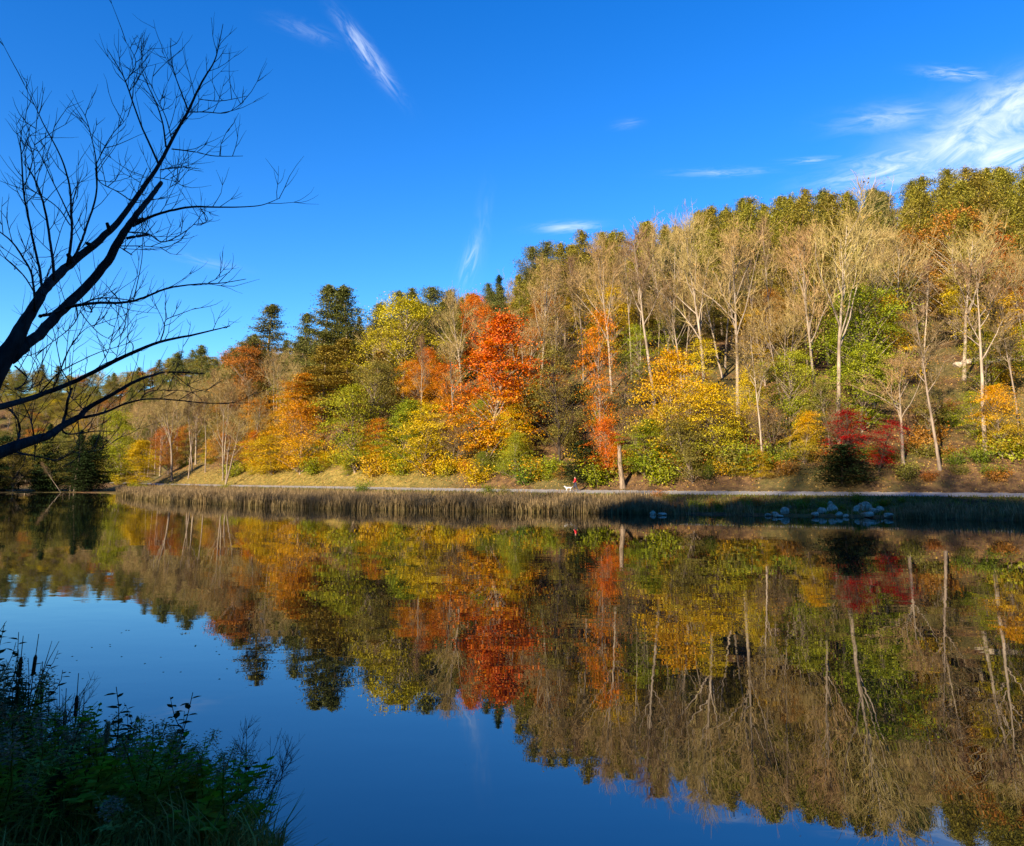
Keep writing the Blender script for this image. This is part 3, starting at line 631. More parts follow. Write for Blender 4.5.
LAB = {
 'bare': ('bare_tree', 'bare tree', 'bare grey tree in the thick of the far hillside wood', 'bare trees crowding the far hillside'),
 'slim': ('bare_tree', 'bare tree', 'slim straight bare tree in the thick of the far hillside wood', 'slim bare trees on the far hillside'),
 'round': ('leafy_tree', 'tree', 'round crowned autumn tree scattered among bare trees on the hillside', 'round autumn trees on the far hillside'),
 'broad': ('leafy_tree', 'tree', 'layered autumn tree low among bare trunks on the hillside', 'layered autumn trees on the far hillside'),
 'thin': ('leafy_tree', 'tree', 'thin leaved autumn tree among bare trunks on the hillside', 'thin leaved trees on the far hillside'),
 'pine': ('pine_tree', 'pine tree', 'dark green pine in the mixed hillside wood', 'dark pines of the hillside wood'),
 'bushy': ('pine_tree', 'pine tree', 'bushy yellow green pine along the top of the hillside', 'bushy pines along the hilltop'),
 'hemlock': ('hemlock_tree', 'hemlock', 'small dark hemlock under the taller hillside trees', 'small hemlocks under the hillside trees'),
 'shrub': ('leafy_shrub', 'shrub', 'low leafy shrub on the leaf strewn lower slope', 'leafy shrubs on the lower slope'),
 'bareshrub': ('bare_shrub', 'shrub', 'twiggy brown shrub on the leaf strewn slope', 'twiggy shrubs on the slope')}
def bulk(kind, x, y, H, crown=None, wid=1.0, bark=None, suffix=None, name=None):
    nm, cat, lab, grp = LAB[kind]; nm = name or nm
    if suffix: lab = suffix[0]; grp = suffix[1]
    if name == 'cove_tree': w = {'pine': 'tiered pine', 'hemlock': 'low hemlock', 'thin': 'thin leafed tree', 'bushy': 'tall unseen shade-casting pine', 'round': 'round tree', 'bare': 'bare tree'}[kind]; lab = 'shaded dark %s standing at the cove shore' % w; grp = '%ss round the shaded cove' % w
    if not suffix:
        q = float(project(np.array([x, y, 5.0]))[0]); s_ = float(sdist(PATH, np.array([x]), np.array([y]))[0])
        col = CW.get(crown, '') if kind not in ('bare', 'slim', 'bareshrub') else {None: 'brown', 'bark_pale': 'pale', 'bark_grey': 'grey brown'}[bark]
        zone = 'the lower slope' if s_ < 16 else 'the middle slope' if s_ < 45 else 'the hilltop'
        side = next(w for lim, w in ((150, 'by the cove'), (250, 'left of the lone pine'), (345, 'around the tallest pines'), (440, 'round the golden oak'), (540, 'round the tall orange maple'), (640, 'round the scarlet maple'), (740, 'round the large golden maple'), (830, 'right of the golden maples'), (920, 'above the crimson maples'), (9999, 'toward the right edge')) if q < lim)
        kd = {'bare': 'spreading bare tree', 'slim': 'slim bare tree', 'round': 'round tree', 'broad': 'layered tree', 'thin': 'thinly leaved tree', 'cone': 'tree', 'pine': 'tiered pine', 'bushy': 'bushy pine', 'hemlock': 'small hemlock', 'shrub': 'shrub', 'bareshrub': 'twiggy bare shrub'}[kind]
        lab = ('%s %s on %s %s' % (col, kd, zone, side)).strip(); grp = '%s %ss, %s %s' % (col, kd, zone, side)
    counts[grp] = counts.get(grp, 0) + 1
    KT[nm] = KT.get(nm, 0) + 1
    if KT[nm] > 298: return
    plant(kind, nm, x, y, H, lab, 'tree' if name == 'distant_tree' else cat, grp, crown, bark, None, wid, rng=rnd)
def pick(opts):
    r = rnd.random() * sum(o[0] for o in opts)
    for o in opts:
        r -= o[0]
        if r <= 0: return o[1:]
    return opts[-1][1:]
for (x, y), s, px, D in zip(cand, sp_all, pxs, dep):
    gap = (3.3 if s < 16 else 4.2 if s < 60 else 4.8) + D * .006
    if any((x - a) ** 2 + (y - b) ** 2 < gap * gap for a, b in placed): continue
    if any(abs(px - h[0]) < h[1] * .5 and s < h[2] - 1 for h in HERO): continue
    if px < 250 and D > 330: continue
    placed.append((x, y)); e = rnd.uniform(.85, 1.15)
    if px < 250:      # left: bare woods: bare woods below, pines on the ridge
        if s > 24: k = pick([(4, 'bushy', 23, 'pine'), (3, 'bushy', 23, 'pine_gold'), (1.5, 'bare', 18, 'tan'), (1, 'round', 15, 'rust')])
        else: k = pick([(6, 'bare', 19, 'tan'), (3, 'slim', 19, 'tan'), (1.5, 'thin', 12, 'olive'), (1.5, 'broad', 7, 'yellow'), (.8, 'round', 11, 'rust'), (.7, 'pine', 17, 'pine')])
    elif px < 520:
        if s > 30: k = pick([(6, 'bushy', 18, 'pine'), (2, 'pine', 18, 'pine_gold'), (3, 'bare', 17, 'tan'), (1, 'round', 13, 'orange')])
        elif s > 12: k = pick([(3, 'bare', 15, 'tan'), (2, 'pine', 15, 'pine_gold'), (1, 'pine', 15, 'pine_brown'), (2, 'round', 11, 'orange'), (2, 'round', 11, 'yellow'), (1.5, 'thin', 10, 'olive'), (1, 'hemlock', 8, 'pine_dark')])
        else: k = pick([(3, 'broad', 7, 'yellow'), (2, 'broad', 7, 'yellowgreen'), (2, 'broad', 7, 'orange'), (2, 'bareshrub', 5, 'rust'), (1, 'slim', 12, 'tan')])
    else:
        if s > 52: k = pick([(10, 'bushy', 23, 'pine_gold'), (2, 'bushy', 23, 'pine'), (.3, 'bare', 18, 'tan')])
        elif s > 34: k = pick([(2.6, 'bushy', 18, 'pine_gold'), (3.4, 'bare', 16, 'tan'), (3.8, 'slim', 18, 'tan'), (.9, 'round', 12, 'rust'), (.8, 'thin', 12, 'orange'), (1.6, 'thin', 13, 'yellow'), (1.6, 'thin', 13, 'olive')])
        elif s > 16: k = pick([(2.6, 'bare', 16, 'tan'), (4.2, 'slim', 17, 'tan'), (3.0, 'thin', 10, 'yellow'), (2.4, 'thin', 10, 'yellowgreen'), (1.5, 'thin', 10, 'olive'), (.8, 'thin', 10, 'rust'), (.9, 'round', 10, 'yellowgreen'), (.5, 'round', 10, 'orange'), (.6, 'pine', 15, 'pine_gold')])
        else: k = pick([(2.2, 'thin', 8, 'olive'), (1.6, 'broad', 6.5, 'gold'), (1.2, 'broad', 6, 'yellowgreen'), (1.2, 'thin', 8, 'tan'), (.8, 'broad', 5, 'green'), (1.6, 'slim', 14, 'tan'), (2, 'bareshrub', 5, 'rust'), (.8, 'hemlock', 5, 'pine_dark')])
    bk = pick([(3, 'bark_pale'), (3, 'bark_grey')])[0] if k[0] in ('bare', 'slim') else None
    bulk(k[0], x, y, k[1] * e, k[2], bark=bk)
# unseen leafless trees added on the near hill crest to let dappled sun through
for i in range(96):
    xr = float(pts[:, 0].min()) - 6 + i * (float(min(pts[:, 0].max(), 12) - pts[:, 0].min()) + 10) / 95 + rnd.uniform(-1, 1); yr = YR - 3 - (i % 3) * 5; zr = float(np.interp(xr, pts[:, 0], pts[:, 1]))
    plant('bare' if i % 4 else 'slim', 'shade_crest_tree', xr, yr, 13.5 + rnd.uniform(-2, 1.5), 'unseen leafless tree added on the near hill crest to dapple its shade', 'tree', 'unseen leafless trees dappling the shade of the near hill', 'tan', z=zr - 9, rng=rnd)
# undergrowth
n_sh = 0; order = nrng.permutation(len(cand))
for i in order:
    (x, y), s, px = cand[i], sp_all[i], pxs[i]
    if s > 46 or (s > 24 and nrng.random() < .6) or (px < 470 and s < 6.5) or n_sh > 215: continue
    if abs(px - 575) < 16 and s < 5: continue
    k = pick([(3, 'shrub', 2.8, 'olive'), (2, 'shrub', 2.9, 'yellowgreen'), (1.5, 'shrub', 2.2, 'rust'), (1.4, 'shrub', 2.0, 'green'), (1.2, 'shrub', 2.4, 'yellow'), (2, 'bareshrub', 3.4, 'rust')])
    n_sh += 1; bulk(k[0], x, y, k[1] * rnd.uniform(.7, 1.4), k[2])
for i in range(74):
    px = 236 + i * 7.3 + rnd.uniform(-3, 3)
    if abs(px - 576) < 14 or abs(px - 623) < 9: continue
    left = px < 470; x, y = spot(px, rnd.uniform(4.2, 8.5) if left else rnd.uniform(2.8, 6))
    k = pick([(3, 'yellow'), (2, 'gold'), (3, 'yellowgreen'), (1, 'orange')] if left else [(3, 'olive'), (3, 'yellowgreen'), (2, 'green'), (1.2, 'yellow'), (1, 'rust')])
    bulk('shrub' if rnd.random() < .6 else 'broad', x, y, rnd.uniform(2.0, 3.8) if left else rnd.uniform(1.6, 3.6), k[0], 1.2)
for i in range(26):
    px = 772 + i * 9.4 + rnd.uniform(-4, 4); x, y = spot(px, rnd.uniform(3, 9)); bulk('shrub', x, y, rnd.uniform(.9, 2.2), rnd.choice(['olive', 'green', 'tan', 'rust']), 1.2)
# far hill beyond the cove
c2 = np.stack([nrng.uniform(-420, -60, 6000), nrng.uniform(235, 440, 6000)], 1); g2 = ground(c2[:, 0], c2[:, 1]); p2, q2, d2 = project(np.column_stack([c2, g2]))
pl2 = []
for (x, y), px, D in zip(c2, p2, d2):
    if px < -20 or px > 235 or len(pl2) >= 285: continue
    if any((x - a) ** 2 + (y - b) ** 2 < 64 for a, b in pl2): continue
    pl2.append((x, y))
    k = pick([(3, 'round', 12, 'olive'), (2.5, 'round', 12, 'pine_gold'), (2, 'bushy', 15, 'pine'), (1, 'round', 11, 'rust'), (1, 'round', 12, 'oakgold'), (1, 'bare', 14, 'tan')])
    bulk(k[0], x, y, k[1] * rnd.uniform(.8, 1.2), k[2], 1.15, suffix=('distant %s tree on the %s of the low far hill, %s' % (({'bare': 'bare', 'bushy': 'conical green'}.get(k[0]) or CW.get(k[2])), 'crest' if y > 345 else 'flank', 'left part' if px < 80 else 'right part'), 'distant %s trees on the low far hill, %s %s' % (({'bare': 'bare', 'bushy': 'conical green'}.get(k[0]) or CW.get(k[2])), 'crest' if y > 345 else 'flank', 'left' if px < 80 else 'right')), name='distant_tree')
# shaded cove at the left; part of its shade is put into dark needle colour
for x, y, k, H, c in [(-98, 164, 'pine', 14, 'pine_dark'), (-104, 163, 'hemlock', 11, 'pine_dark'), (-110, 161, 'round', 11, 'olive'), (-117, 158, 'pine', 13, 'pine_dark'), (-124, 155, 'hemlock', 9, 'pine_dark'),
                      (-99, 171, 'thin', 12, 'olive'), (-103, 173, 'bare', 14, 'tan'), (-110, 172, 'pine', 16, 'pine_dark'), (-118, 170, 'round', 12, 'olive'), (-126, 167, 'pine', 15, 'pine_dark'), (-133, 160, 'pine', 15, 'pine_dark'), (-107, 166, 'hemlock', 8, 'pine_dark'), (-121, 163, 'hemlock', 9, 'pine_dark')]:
    bulk(k, x, y, H, c, suffix=('unseen pine added to shade the cove on the left', 'dark trees round the shaded cove'), name='cove_tree')
for i in range(34):   # left shore, out of view: pines added to throw shade over the cove
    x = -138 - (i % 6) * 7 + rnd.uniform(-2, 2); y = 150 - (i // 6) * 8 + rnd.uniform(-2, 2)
    bulk('bushy', x, y, 25, 'pine_dark', suffix=('unseen pine added to shade the cove on the left', 'dark trees round the shaded cove'), name='cove_tree')
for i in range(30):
    x = -94 - i * 1.5 + rnd.uniform(-1, 1); y = 161 + rnd.uniform(0, 9) - max(0, -x - 112) * .45; k = rnd.choice(['hemlock', 'hemlock', 'thin', 'pine']); bulk(k, x, y, rnd.uniform(8, 13), 'pine_dark' if k != 'thin' else 'olive', 1.25, suffix=('unseen pine added to shade the cove on the left', 'dark trees round the shaded cove'), name='cove_tree')
x, y = -97.5, 158.5
plant('slim', 'leaning_birch', x, y, 9, 'leaning white birch trunk over the dark cove water', 'birch', None, None, 'bark_pale', 0, .8, 0.0, tilt=(0, -.55))
print('TREES', KT, len(HERO))

# ------------------------------------------------------------------ reeds, grass, leaves
def scatter(n, xr, yr, cond, seed):
    r = np.random.default_rng(seed); out = []; got = 0
    while got < n:
        p = np.stack([r.uniform(*xr, n * 3), r.uniform(*yr, n * 3)], 1); m = cond(p[:, 0], p[:, 1], r); p = p[m]; out.append(p); got += len(p)
        if len(out) > 30: break
    return np.concatenate(out)[:n], r
def blades(P, h, w, r, bend=.25, zoff=-.1, sag=1.0):
    n = len(P); z = ground(P[:, 0], P[:, 1]) ; z = np.maximum(z, -.05) + zoff
    az = r.uniform(0, 6.28, n); d = np.stack([np.cos(az), np.sin(az), 0 * az], 1); l = r.uniform(0, 6.28, n); b = np.stack([np.cos(l), np.sin(l), 0 * l], 1) * (np.asarray(bend) * h * r.uniform(.2, 1, n))[:, None]
    base = np.column_stack([P, z]); up = np.array([0, 0, 1.0])
    w = (w * r.uniform(.6, 1.3, n))[:, None] * .5; hh = h[:, None]
    v0 = base - d * w; v1 = base + d * w; m0 = base + up * hh * .55 + b * .3 - d * w * .8; m1 = base + up * hh * .55 + b * .3 + d * w * .8
    t0 = base + up * hh * (1 - .3 * np.asarray(bend).reshape(-1, 1)) + b - d * w * .15; t1 = base + up * hh * (1 - .3 * np.asarray(bend).reshape(-1, 1)) + b + d * w * .15
    V = np.stack([v0, v1, m1, m0, t1, t0], 1).reshape(-1, 3); o = np.arange(n)[:, None] * 6
    F = np.concatenate([o + [0, 1, 2, 3], o + [3, 2, 4, 5]]); mb = MB(); mb.add(V, F); return mb
def in_reeds(x, y, r):
    sf = sdist(FAR_SHORE, x, y); sp = sdist(PATH, x, y); px, _, _ = project(np.stack([x, y, 0 * x], 1))
    w = np.exp(-np.maximum(sf - 2.5, 0) / 7.0) * .9 + .1
    right = np.clip((px - 640) / 60, 0, 1); patch = (.5 + .5 * np.sin(px * .11 + 1.0)) * (.5 + .5 * np.sin(px * .043 + .4))
    patch = np.where(px > 892, .25 + .75 * patch, patch * .7); patch = np.where((px > 742) & (px < 888), patch * .12, patch)
    w = w * (1 - right + right * patch) * np.where(right > .5, sf < 4.5, 1)
    return (sf > -.9) & (sp < -3.2) & (px > 112 + 26 * np.sin(y * .9) ** 2) & (px < 1075) & (r.uniform(0, 1, len(x)) < w)
P, r = scatter(95000, (-75, 75), (40, 160), in_reeds, 7)
px_, _, _ = project(np.column_stack([P, P[:, 0] * 0]))
hb = 1.42 + .25 * np.sin(P[:, 0] * .35) * np.cos(P[:, 1] * .3) + .2 * np.sin(P[:, 0] * 1.1 + 1) + .16 * np.sin(P[:, 0] * 2.7 + P[:, 1] * 1.9) + .12 * np.sin(P[:, 0] * 5.3 - P[:, 1] * 2.1); hb *= np.interp(px_, [640, 760, 1010], [1, .8, .85])
hb *= np.interp(sdist(PATH, P[:, 0], P[:, 1]), [-9, -3.2], [1, .55])
tag(blades(P, hb * r.uniform(.45, 1.2, len(P)), .07, r, np.where(r.uniform(0, 1, len(P)) < .15, .8, .28)).obj('reeds', M['reed']), 'dense belt of dry brown reeds along the far waterline', 'reeds', kind='stuff')
def in_bank(x, y, r):
    sf = sdist(FAR_SHORE, x, y); sp = sdist(PATH, x, y); return (sf > .1) & (sp > -12) & ((sp < -1.9) | ((sp > 1.9) & (sp < 8))) & (r.uniform(0, 1, len(x)) < np.where(sp > 2, .35, 1)) & (x / y > -.56) & (x / y < .75)
P, r = scatter(70000, (-75, 75), (45, 170), in_bank, 8)
tag(blades(P, r.uniform(.15, .5, len(P)) * np.where(sdist(PATH, P[:, 0], P[:, 1]) > 0, .6, 1), .07, r, .5).obj('grass', M['grass']), 'rough green and straw grass on both verges of the far path', 'grass', kind='stuff')
def in_lit(x, y, r):
    sp = sdist(PATH, x, y); return (sp > 1.2) & (sp < 60) & (r.uniform(0, 1, len(x)) < np.interp(sp, [1, 12, 60], [1, .6, .3])) & (x / y > -.56) & (x / y < .78)
P, r = scatter(60000, (-90, 95), (60, 200), in_lit, 9)
mb = MB(); z = ground(P[:, 0], P[:, 1]) + .05
mb.cards(np.column_stack([P, z]), r.normal(size=(len(P), 3)) * .5 + [0, -.3, 1], .2, .15, r)
tag(mb.obj('fallen_leaves', M['litter']), 'fallen brown leaves strewn over the wooded slope', 'leaves', kind='stuff')
# weedy clumps at the left end of the reed bed and along the right bank
for px, s, k, H, c in [(150, -7, 'shrub', 2.6, 'tan'), (172, -6, 'shrub', 2.2, 'olive'), (196, -6, 'shrub', 2.0, 'tan'), (118, -3, 'shrub', 3.2, 'yellow'), (106, -2, 'shrub', 3.4, 'green'), (140, -9, 'shrub', 2.4, 'yellowgreen'),
                       (225, -4, 'shrub', 1.5, 'yellowgreen'), (362, -4, 'shrub', 1.9, 'green'), (488, -3.4, 'shrub', 1.5, 'green'), (505, -3.6, 'shrub', 1.3, 'olive')]:
    x, y = spot(px, s); bulk(k, x, y, H, c, suffix=('leafy shrub poking out of the reed bed below the path', 'shrubs in the reed bed'))
for i in range(26):
    px = 650 + i * 10 + rnd.uniform(-4, 4); x, y = spot(px, rnd.uniform(-8, -4)); bulk('shrub', x, y, rnd.uniform(.6, 1.3), rnd.choice(['green', 'olive', 'rust', 'green']), suffix=('low shrub on the rocky bank below the path at the right', 'low shrubs on the rocky bank'))

# ------------------------------------------------------------------ rocks
def rock_mat():
    m, t, out = newmat('grey_rock'); tc = t.node('ShaderNodeTexCoord'); n = t.noise(tc.outputs['Object'], 2.5, 6, .7)
    c = t.ramp(t.mapr(n, .3, .7), [(0, (.16, .125, .08)), (1, (.50, .41, .30))]); p = t.node('ShaderNodeBsdfPrincipled'); t.put(p.inputs['Base Color'], c); p.inputs['Roughness'].default_value = .85
    b = t.node('ShaderNodeBump'); b.inputs['Strength'].default_value = .7; b.inputs['Distance'].default_value = .08; t.put(b.inputs['Height'], n); t.l.new(b.outputs[0], p.inputs['Normal'])
    t.l.new(p.outputs[0], out.inputs[0]); return m
M['rock'] = rock_mat()
import bmesh
def rock(px, py, w, h, label, group, y=None, sink=.25):
    if y is None:
        d = pix_dir(px, py); tt = np.linspace(40, 90, 800); Q = CAM + d[None] * tt[:, None]
        y = float(Q[int(np.argmax(Q[:, 2] < np.maximum(ground(Q[:, 0], Q[:, 1]), .0) + h * .3)), 1])
    w *= .75; h *= 1.0; d = pix_dir(px, py); x = d[0] / d[1] * y
    bm = bmesh.new(); bmesh.ops.create_icosphere(bm, subdivisions=3, radius=1)
    sd_ = rnd.random() * 99; ax = [Vector((rnd.gauss(0, 1), rnd.gauss(0, 1), rnd.gauss(0, 1))).normalized() for _ in range(7)]; cut = [rnd.uniform(.55, .85) for _ in ax]
    for v in bm.verts:
        c = v.co.copy()
        for a, k in zip(ax, cut):
            q = c.dot(a)
            if q > k: c -= a * (q - k) * .9
        c *= 1 + .05 * math.sin(c.x * 7 + sd_) * math.sin(c.y * 6)
        v.co = Vector((c.x * w / 2, c.y * w * .42, c.z * h / 2))
    me = bpy.data.meshes.new('rock'); bm.to_mesh(me); bm.free(); me.materials.append(M['rock'])
    o = bpy.data.objects.new('rock', me); COL.objects.link(o); o.location = (x, y, max(g1(x, y), 0) + h * (.5 - sink)); o.rotation_euler = (0, 0, rnd.uniform(-.5, .5))
    return tag(o, label, 'rock', group)
for px, py, w, h in [(775, 514, 1.0, .45), (785, 511, 1.1, .8), (788, 507, .8, .6), (768, 515, .9, .3), (778, 516, 1.2, .3)]:
    rock(px, py, w, h, 'pale rock in the leftmost heap at the foot of the right bank', 'rocks of the left heap')
for px, py, w, h in [(822, 511, 1.0, .8), (832, 509, 1.3, 1.0), (830, 504, .8, .6), (839, 514, .8, .5), (846, 516, .7, .35), (815, 514, .9, .5)]:
    rock(px, py, w, h, 'grey rock in the middle heap at the foot of the right bank', 'rocks of the middle heap')
for px, py, w, h in [(858, 510, 1.3, .9), (866, 507, 1.4, 1.1), (874, 511, 1.4, .9), (880, 509, .9, .7), (868, 514, 1.5, .5), (888, 515, 1.2, .4), (862, 505, .9, .6)]:
    rock(px, py, w, h, 'blue grey rock in the large right heap beside the reeds', 'rocks of the right heap')
for px, py, w, h in [(653, 513, .8, .5), (662, 514, 1.1, .4)]:
    rock(px, py, w, h, 'small rock half hidden in reeds left of the heaps', 'rocks in the reeds')
for i, px in enumerate([958, 968, 978, 986, 995, 1004, 1013, 1022]):
    x, y = spot(px, 30 + (i % 3)); rock(px, 361, 1.9 + .5 * (i % 2), 1.0, 'pale boulder in a row on the upper slope at the right edge', 'boulders on the upper slope', y=y)

# ------------------------------------------------------------------ walker and dog
def plainmat(name, c, rough=.8):
    m, t, out = newmat(name); tc = t.node('ShaderNodeTexCoord'); n = t.noise(tc.outputs['Object'], 9, 4, .6)
    p = t.node('ShaderNodeBsdfPrincipled'); t.put(p.inputs['Base Color'], t.mix(n, tuple(v * .75 for v in c), tuple(min(v * 1.2, 1) for v in c))); p.inputs['Roughness'].default_value = rough; t.l.new(p.outputs[0], out.inputs[0]); return m
def skin(name, V, E, rad, mat, parent, sub=1):
    me = bpy.data.meshes.new(name); me.from_pydata(V, E, []); me.materials.append(mat)
    o = bpy.data.objects.new(name, me); COL.objects.link(o); o.parent = parent
    md = o.modifiers.new('skin', 'SKIN')
    for i, r_ in enumerate(rad): me.skin_vertices[0].data[i].radius = (r_, r_) if not hasattr(r_, '__len__') else r_
    me.skin_vertices[0].data[0].use_root = True
    s_ = o.modifiers.new('sub', 'SUBSURF'); s_.levels = sub; s_.render_levels = sub + 1; return o
x, y = spot(575.5, 0.0)
def walker():
    root = empty('person', (x, y, 1.69), 'walker in a red jacket and dark trousers on the far path', 'person', rz=R(90))   # faces -X (left)
    V = [(0, 0, .95), (0, .01, 1.15), (0, .02, 1.38), (0, .03, 1.47), (0, .05, 1.53), (0, .06, 1.64),           # 0-5 spine, head
         (.1, 0, .9), (.11, .16, .5), (.11, .20, .08), (.11, .32, .03), (-.1, 0, .9), (-.11, -.10, .5), (-.11, -.30, .12), (-.11, -.2, .04),
         (.19, .02, 1.40), (.25, -.06, 1.14), (.24, .08, .92), (-.19, .02, 1.40), (-.25, .10, 1.14), (-.24, .30, 1.0)]
    E = [(0, 1), (1, 2), (2, 3), (3, 4), (4, 5), (0, 6), (6, 7), (7, 8), (8, 9), (0, 10), (10, 11), (11, 12), (12, 13), (2, 14), (14, 15), (15, 16), (2, 17), (17, 18), (18, 19)]
    rad = [.13, .12, .14, .06, .08, .1, .085, .06, .045, .04, .085, .06, .045, .04, .06, .05, .04, .06, .05, .04]
    skin('body', V, E, rad, plainmat('skin_tone', (.5, .32, .24)), root)
    skin('jacket', [V[0], V[1], V[2], V[3], V[14], V[15], (.24, .05, .96), V[17], V[18], (-.24, .26, 1.02)], [(0, 1), (1, 2), (2, 3), (2, 4), (4, 5), (5, 6), (2, 7), (7, 8), (8, 9)], [.18, .17, .18, .08, .09, .075, .06, .09, .075, .06], plainmat('red_jacket', (.62, .012, .018)), root)
    skin('trousers', [V[0], V[6], V[7], V[8], V[10], V[11], V[12]], [(0, 1), (1, 2), (2, 3), (0, 4), (4, 5), (5, 6)], [.15, .11, .085, .06, .11, .085, .06], plainmat('dark_trousers', (.025, .03, .055)), root)
    skin('hair', [(0, .0, 1.58), (0, .04, 1.66), (0, .05, 1.72)], [(0, 1), (1, 2)], [.105, .12, .1], plainmat('dark_hair', (.03, .02, .015)), root)
    mb = MB()
    for s_ in (1, -1):
        pass
    for V_ in (((.11, .18, .03), (.11, .36, .03)), ((-.11, -.32, .1), (-.11, -.15, .03))):
        mb = MB(); mb.tube([V_[0], ((V_[0][0] + V_[1][0]) / 2, (V_[0][1] + V_[1][1]) / 2, (V_[0][2] + V_[1][2]) / 2 + .01), V_[1]], [.06, .06, .035], 8); mb.obj('shoe', plainmat('shoe', (.06, .06, .06)), root, True)
walker()
def dog():
    root = empty('dog', (x - .85, y - .15, 1.68), 'white dog walking ahead of the person in red', 'dog', rz=R(90), sc=(.85, .85, .85))
    V = [(0, 0, .48), (0, .22, .47), (0, .38, .56), (0, .5, .68), (0, .62, .66), (0, -.25, .5), (0, -.36, .48), (0, -.5, .56), (0, -.6, .66),
         (.08, .24, .34), (.08, .26, .17), (.08, .28, .03), (-.08, .22, .34), (-.08, .16, .18), (-.08, .18, .03),
         (.08, -.28, .36), (.08, -.36, .2), (.08, -.3, .03), (-.08, -.26, .36), (-.08, -.28, .2), (-.08, -.2, .03)]
    E = [(0, 1), (1, 2), (2, 3), (3, 4), (0, 5), (5, 6), (6, 7), (7, 8), (1, 9), (9, 10), (10, 11), (1, 12), (12, 13), (13, 14), (6, 15), (15, 16), (16, 17), (6, 18), (18, 19), (19, 20)]
    rad = [.12, .14, .09, .09, .05, .11, .1, .03, .02, .06, .035, .03, .06, .035, .03, .07, .035, .03, .07, .035, .03]
    wm = plainmat('white_fur', (.62, .60, .56)); skin('body', V, E, rad, wm, root)
    for sx in (1, -1):
        mb = MB(); mb.tube([(sx * .06, .47, .74), (sx * .09, .45, .70), (sx * .1, .46, .63)], [.03, .035, .01], 5); mb.obj('ear', wm, root, True)
dog()
mb = MB(); mb.tube([(x - 1.2, y - .1, 2.28), (x - .8, y - .1, 2.35), (x - .3, y, 2.68)], [.012, .012, .012], 4)
tag(mb.obj('leash', plainmat('leash_cord', (.05, .05, .05))), 'thin dark leash from the walker hand to the white dog', 'leash')
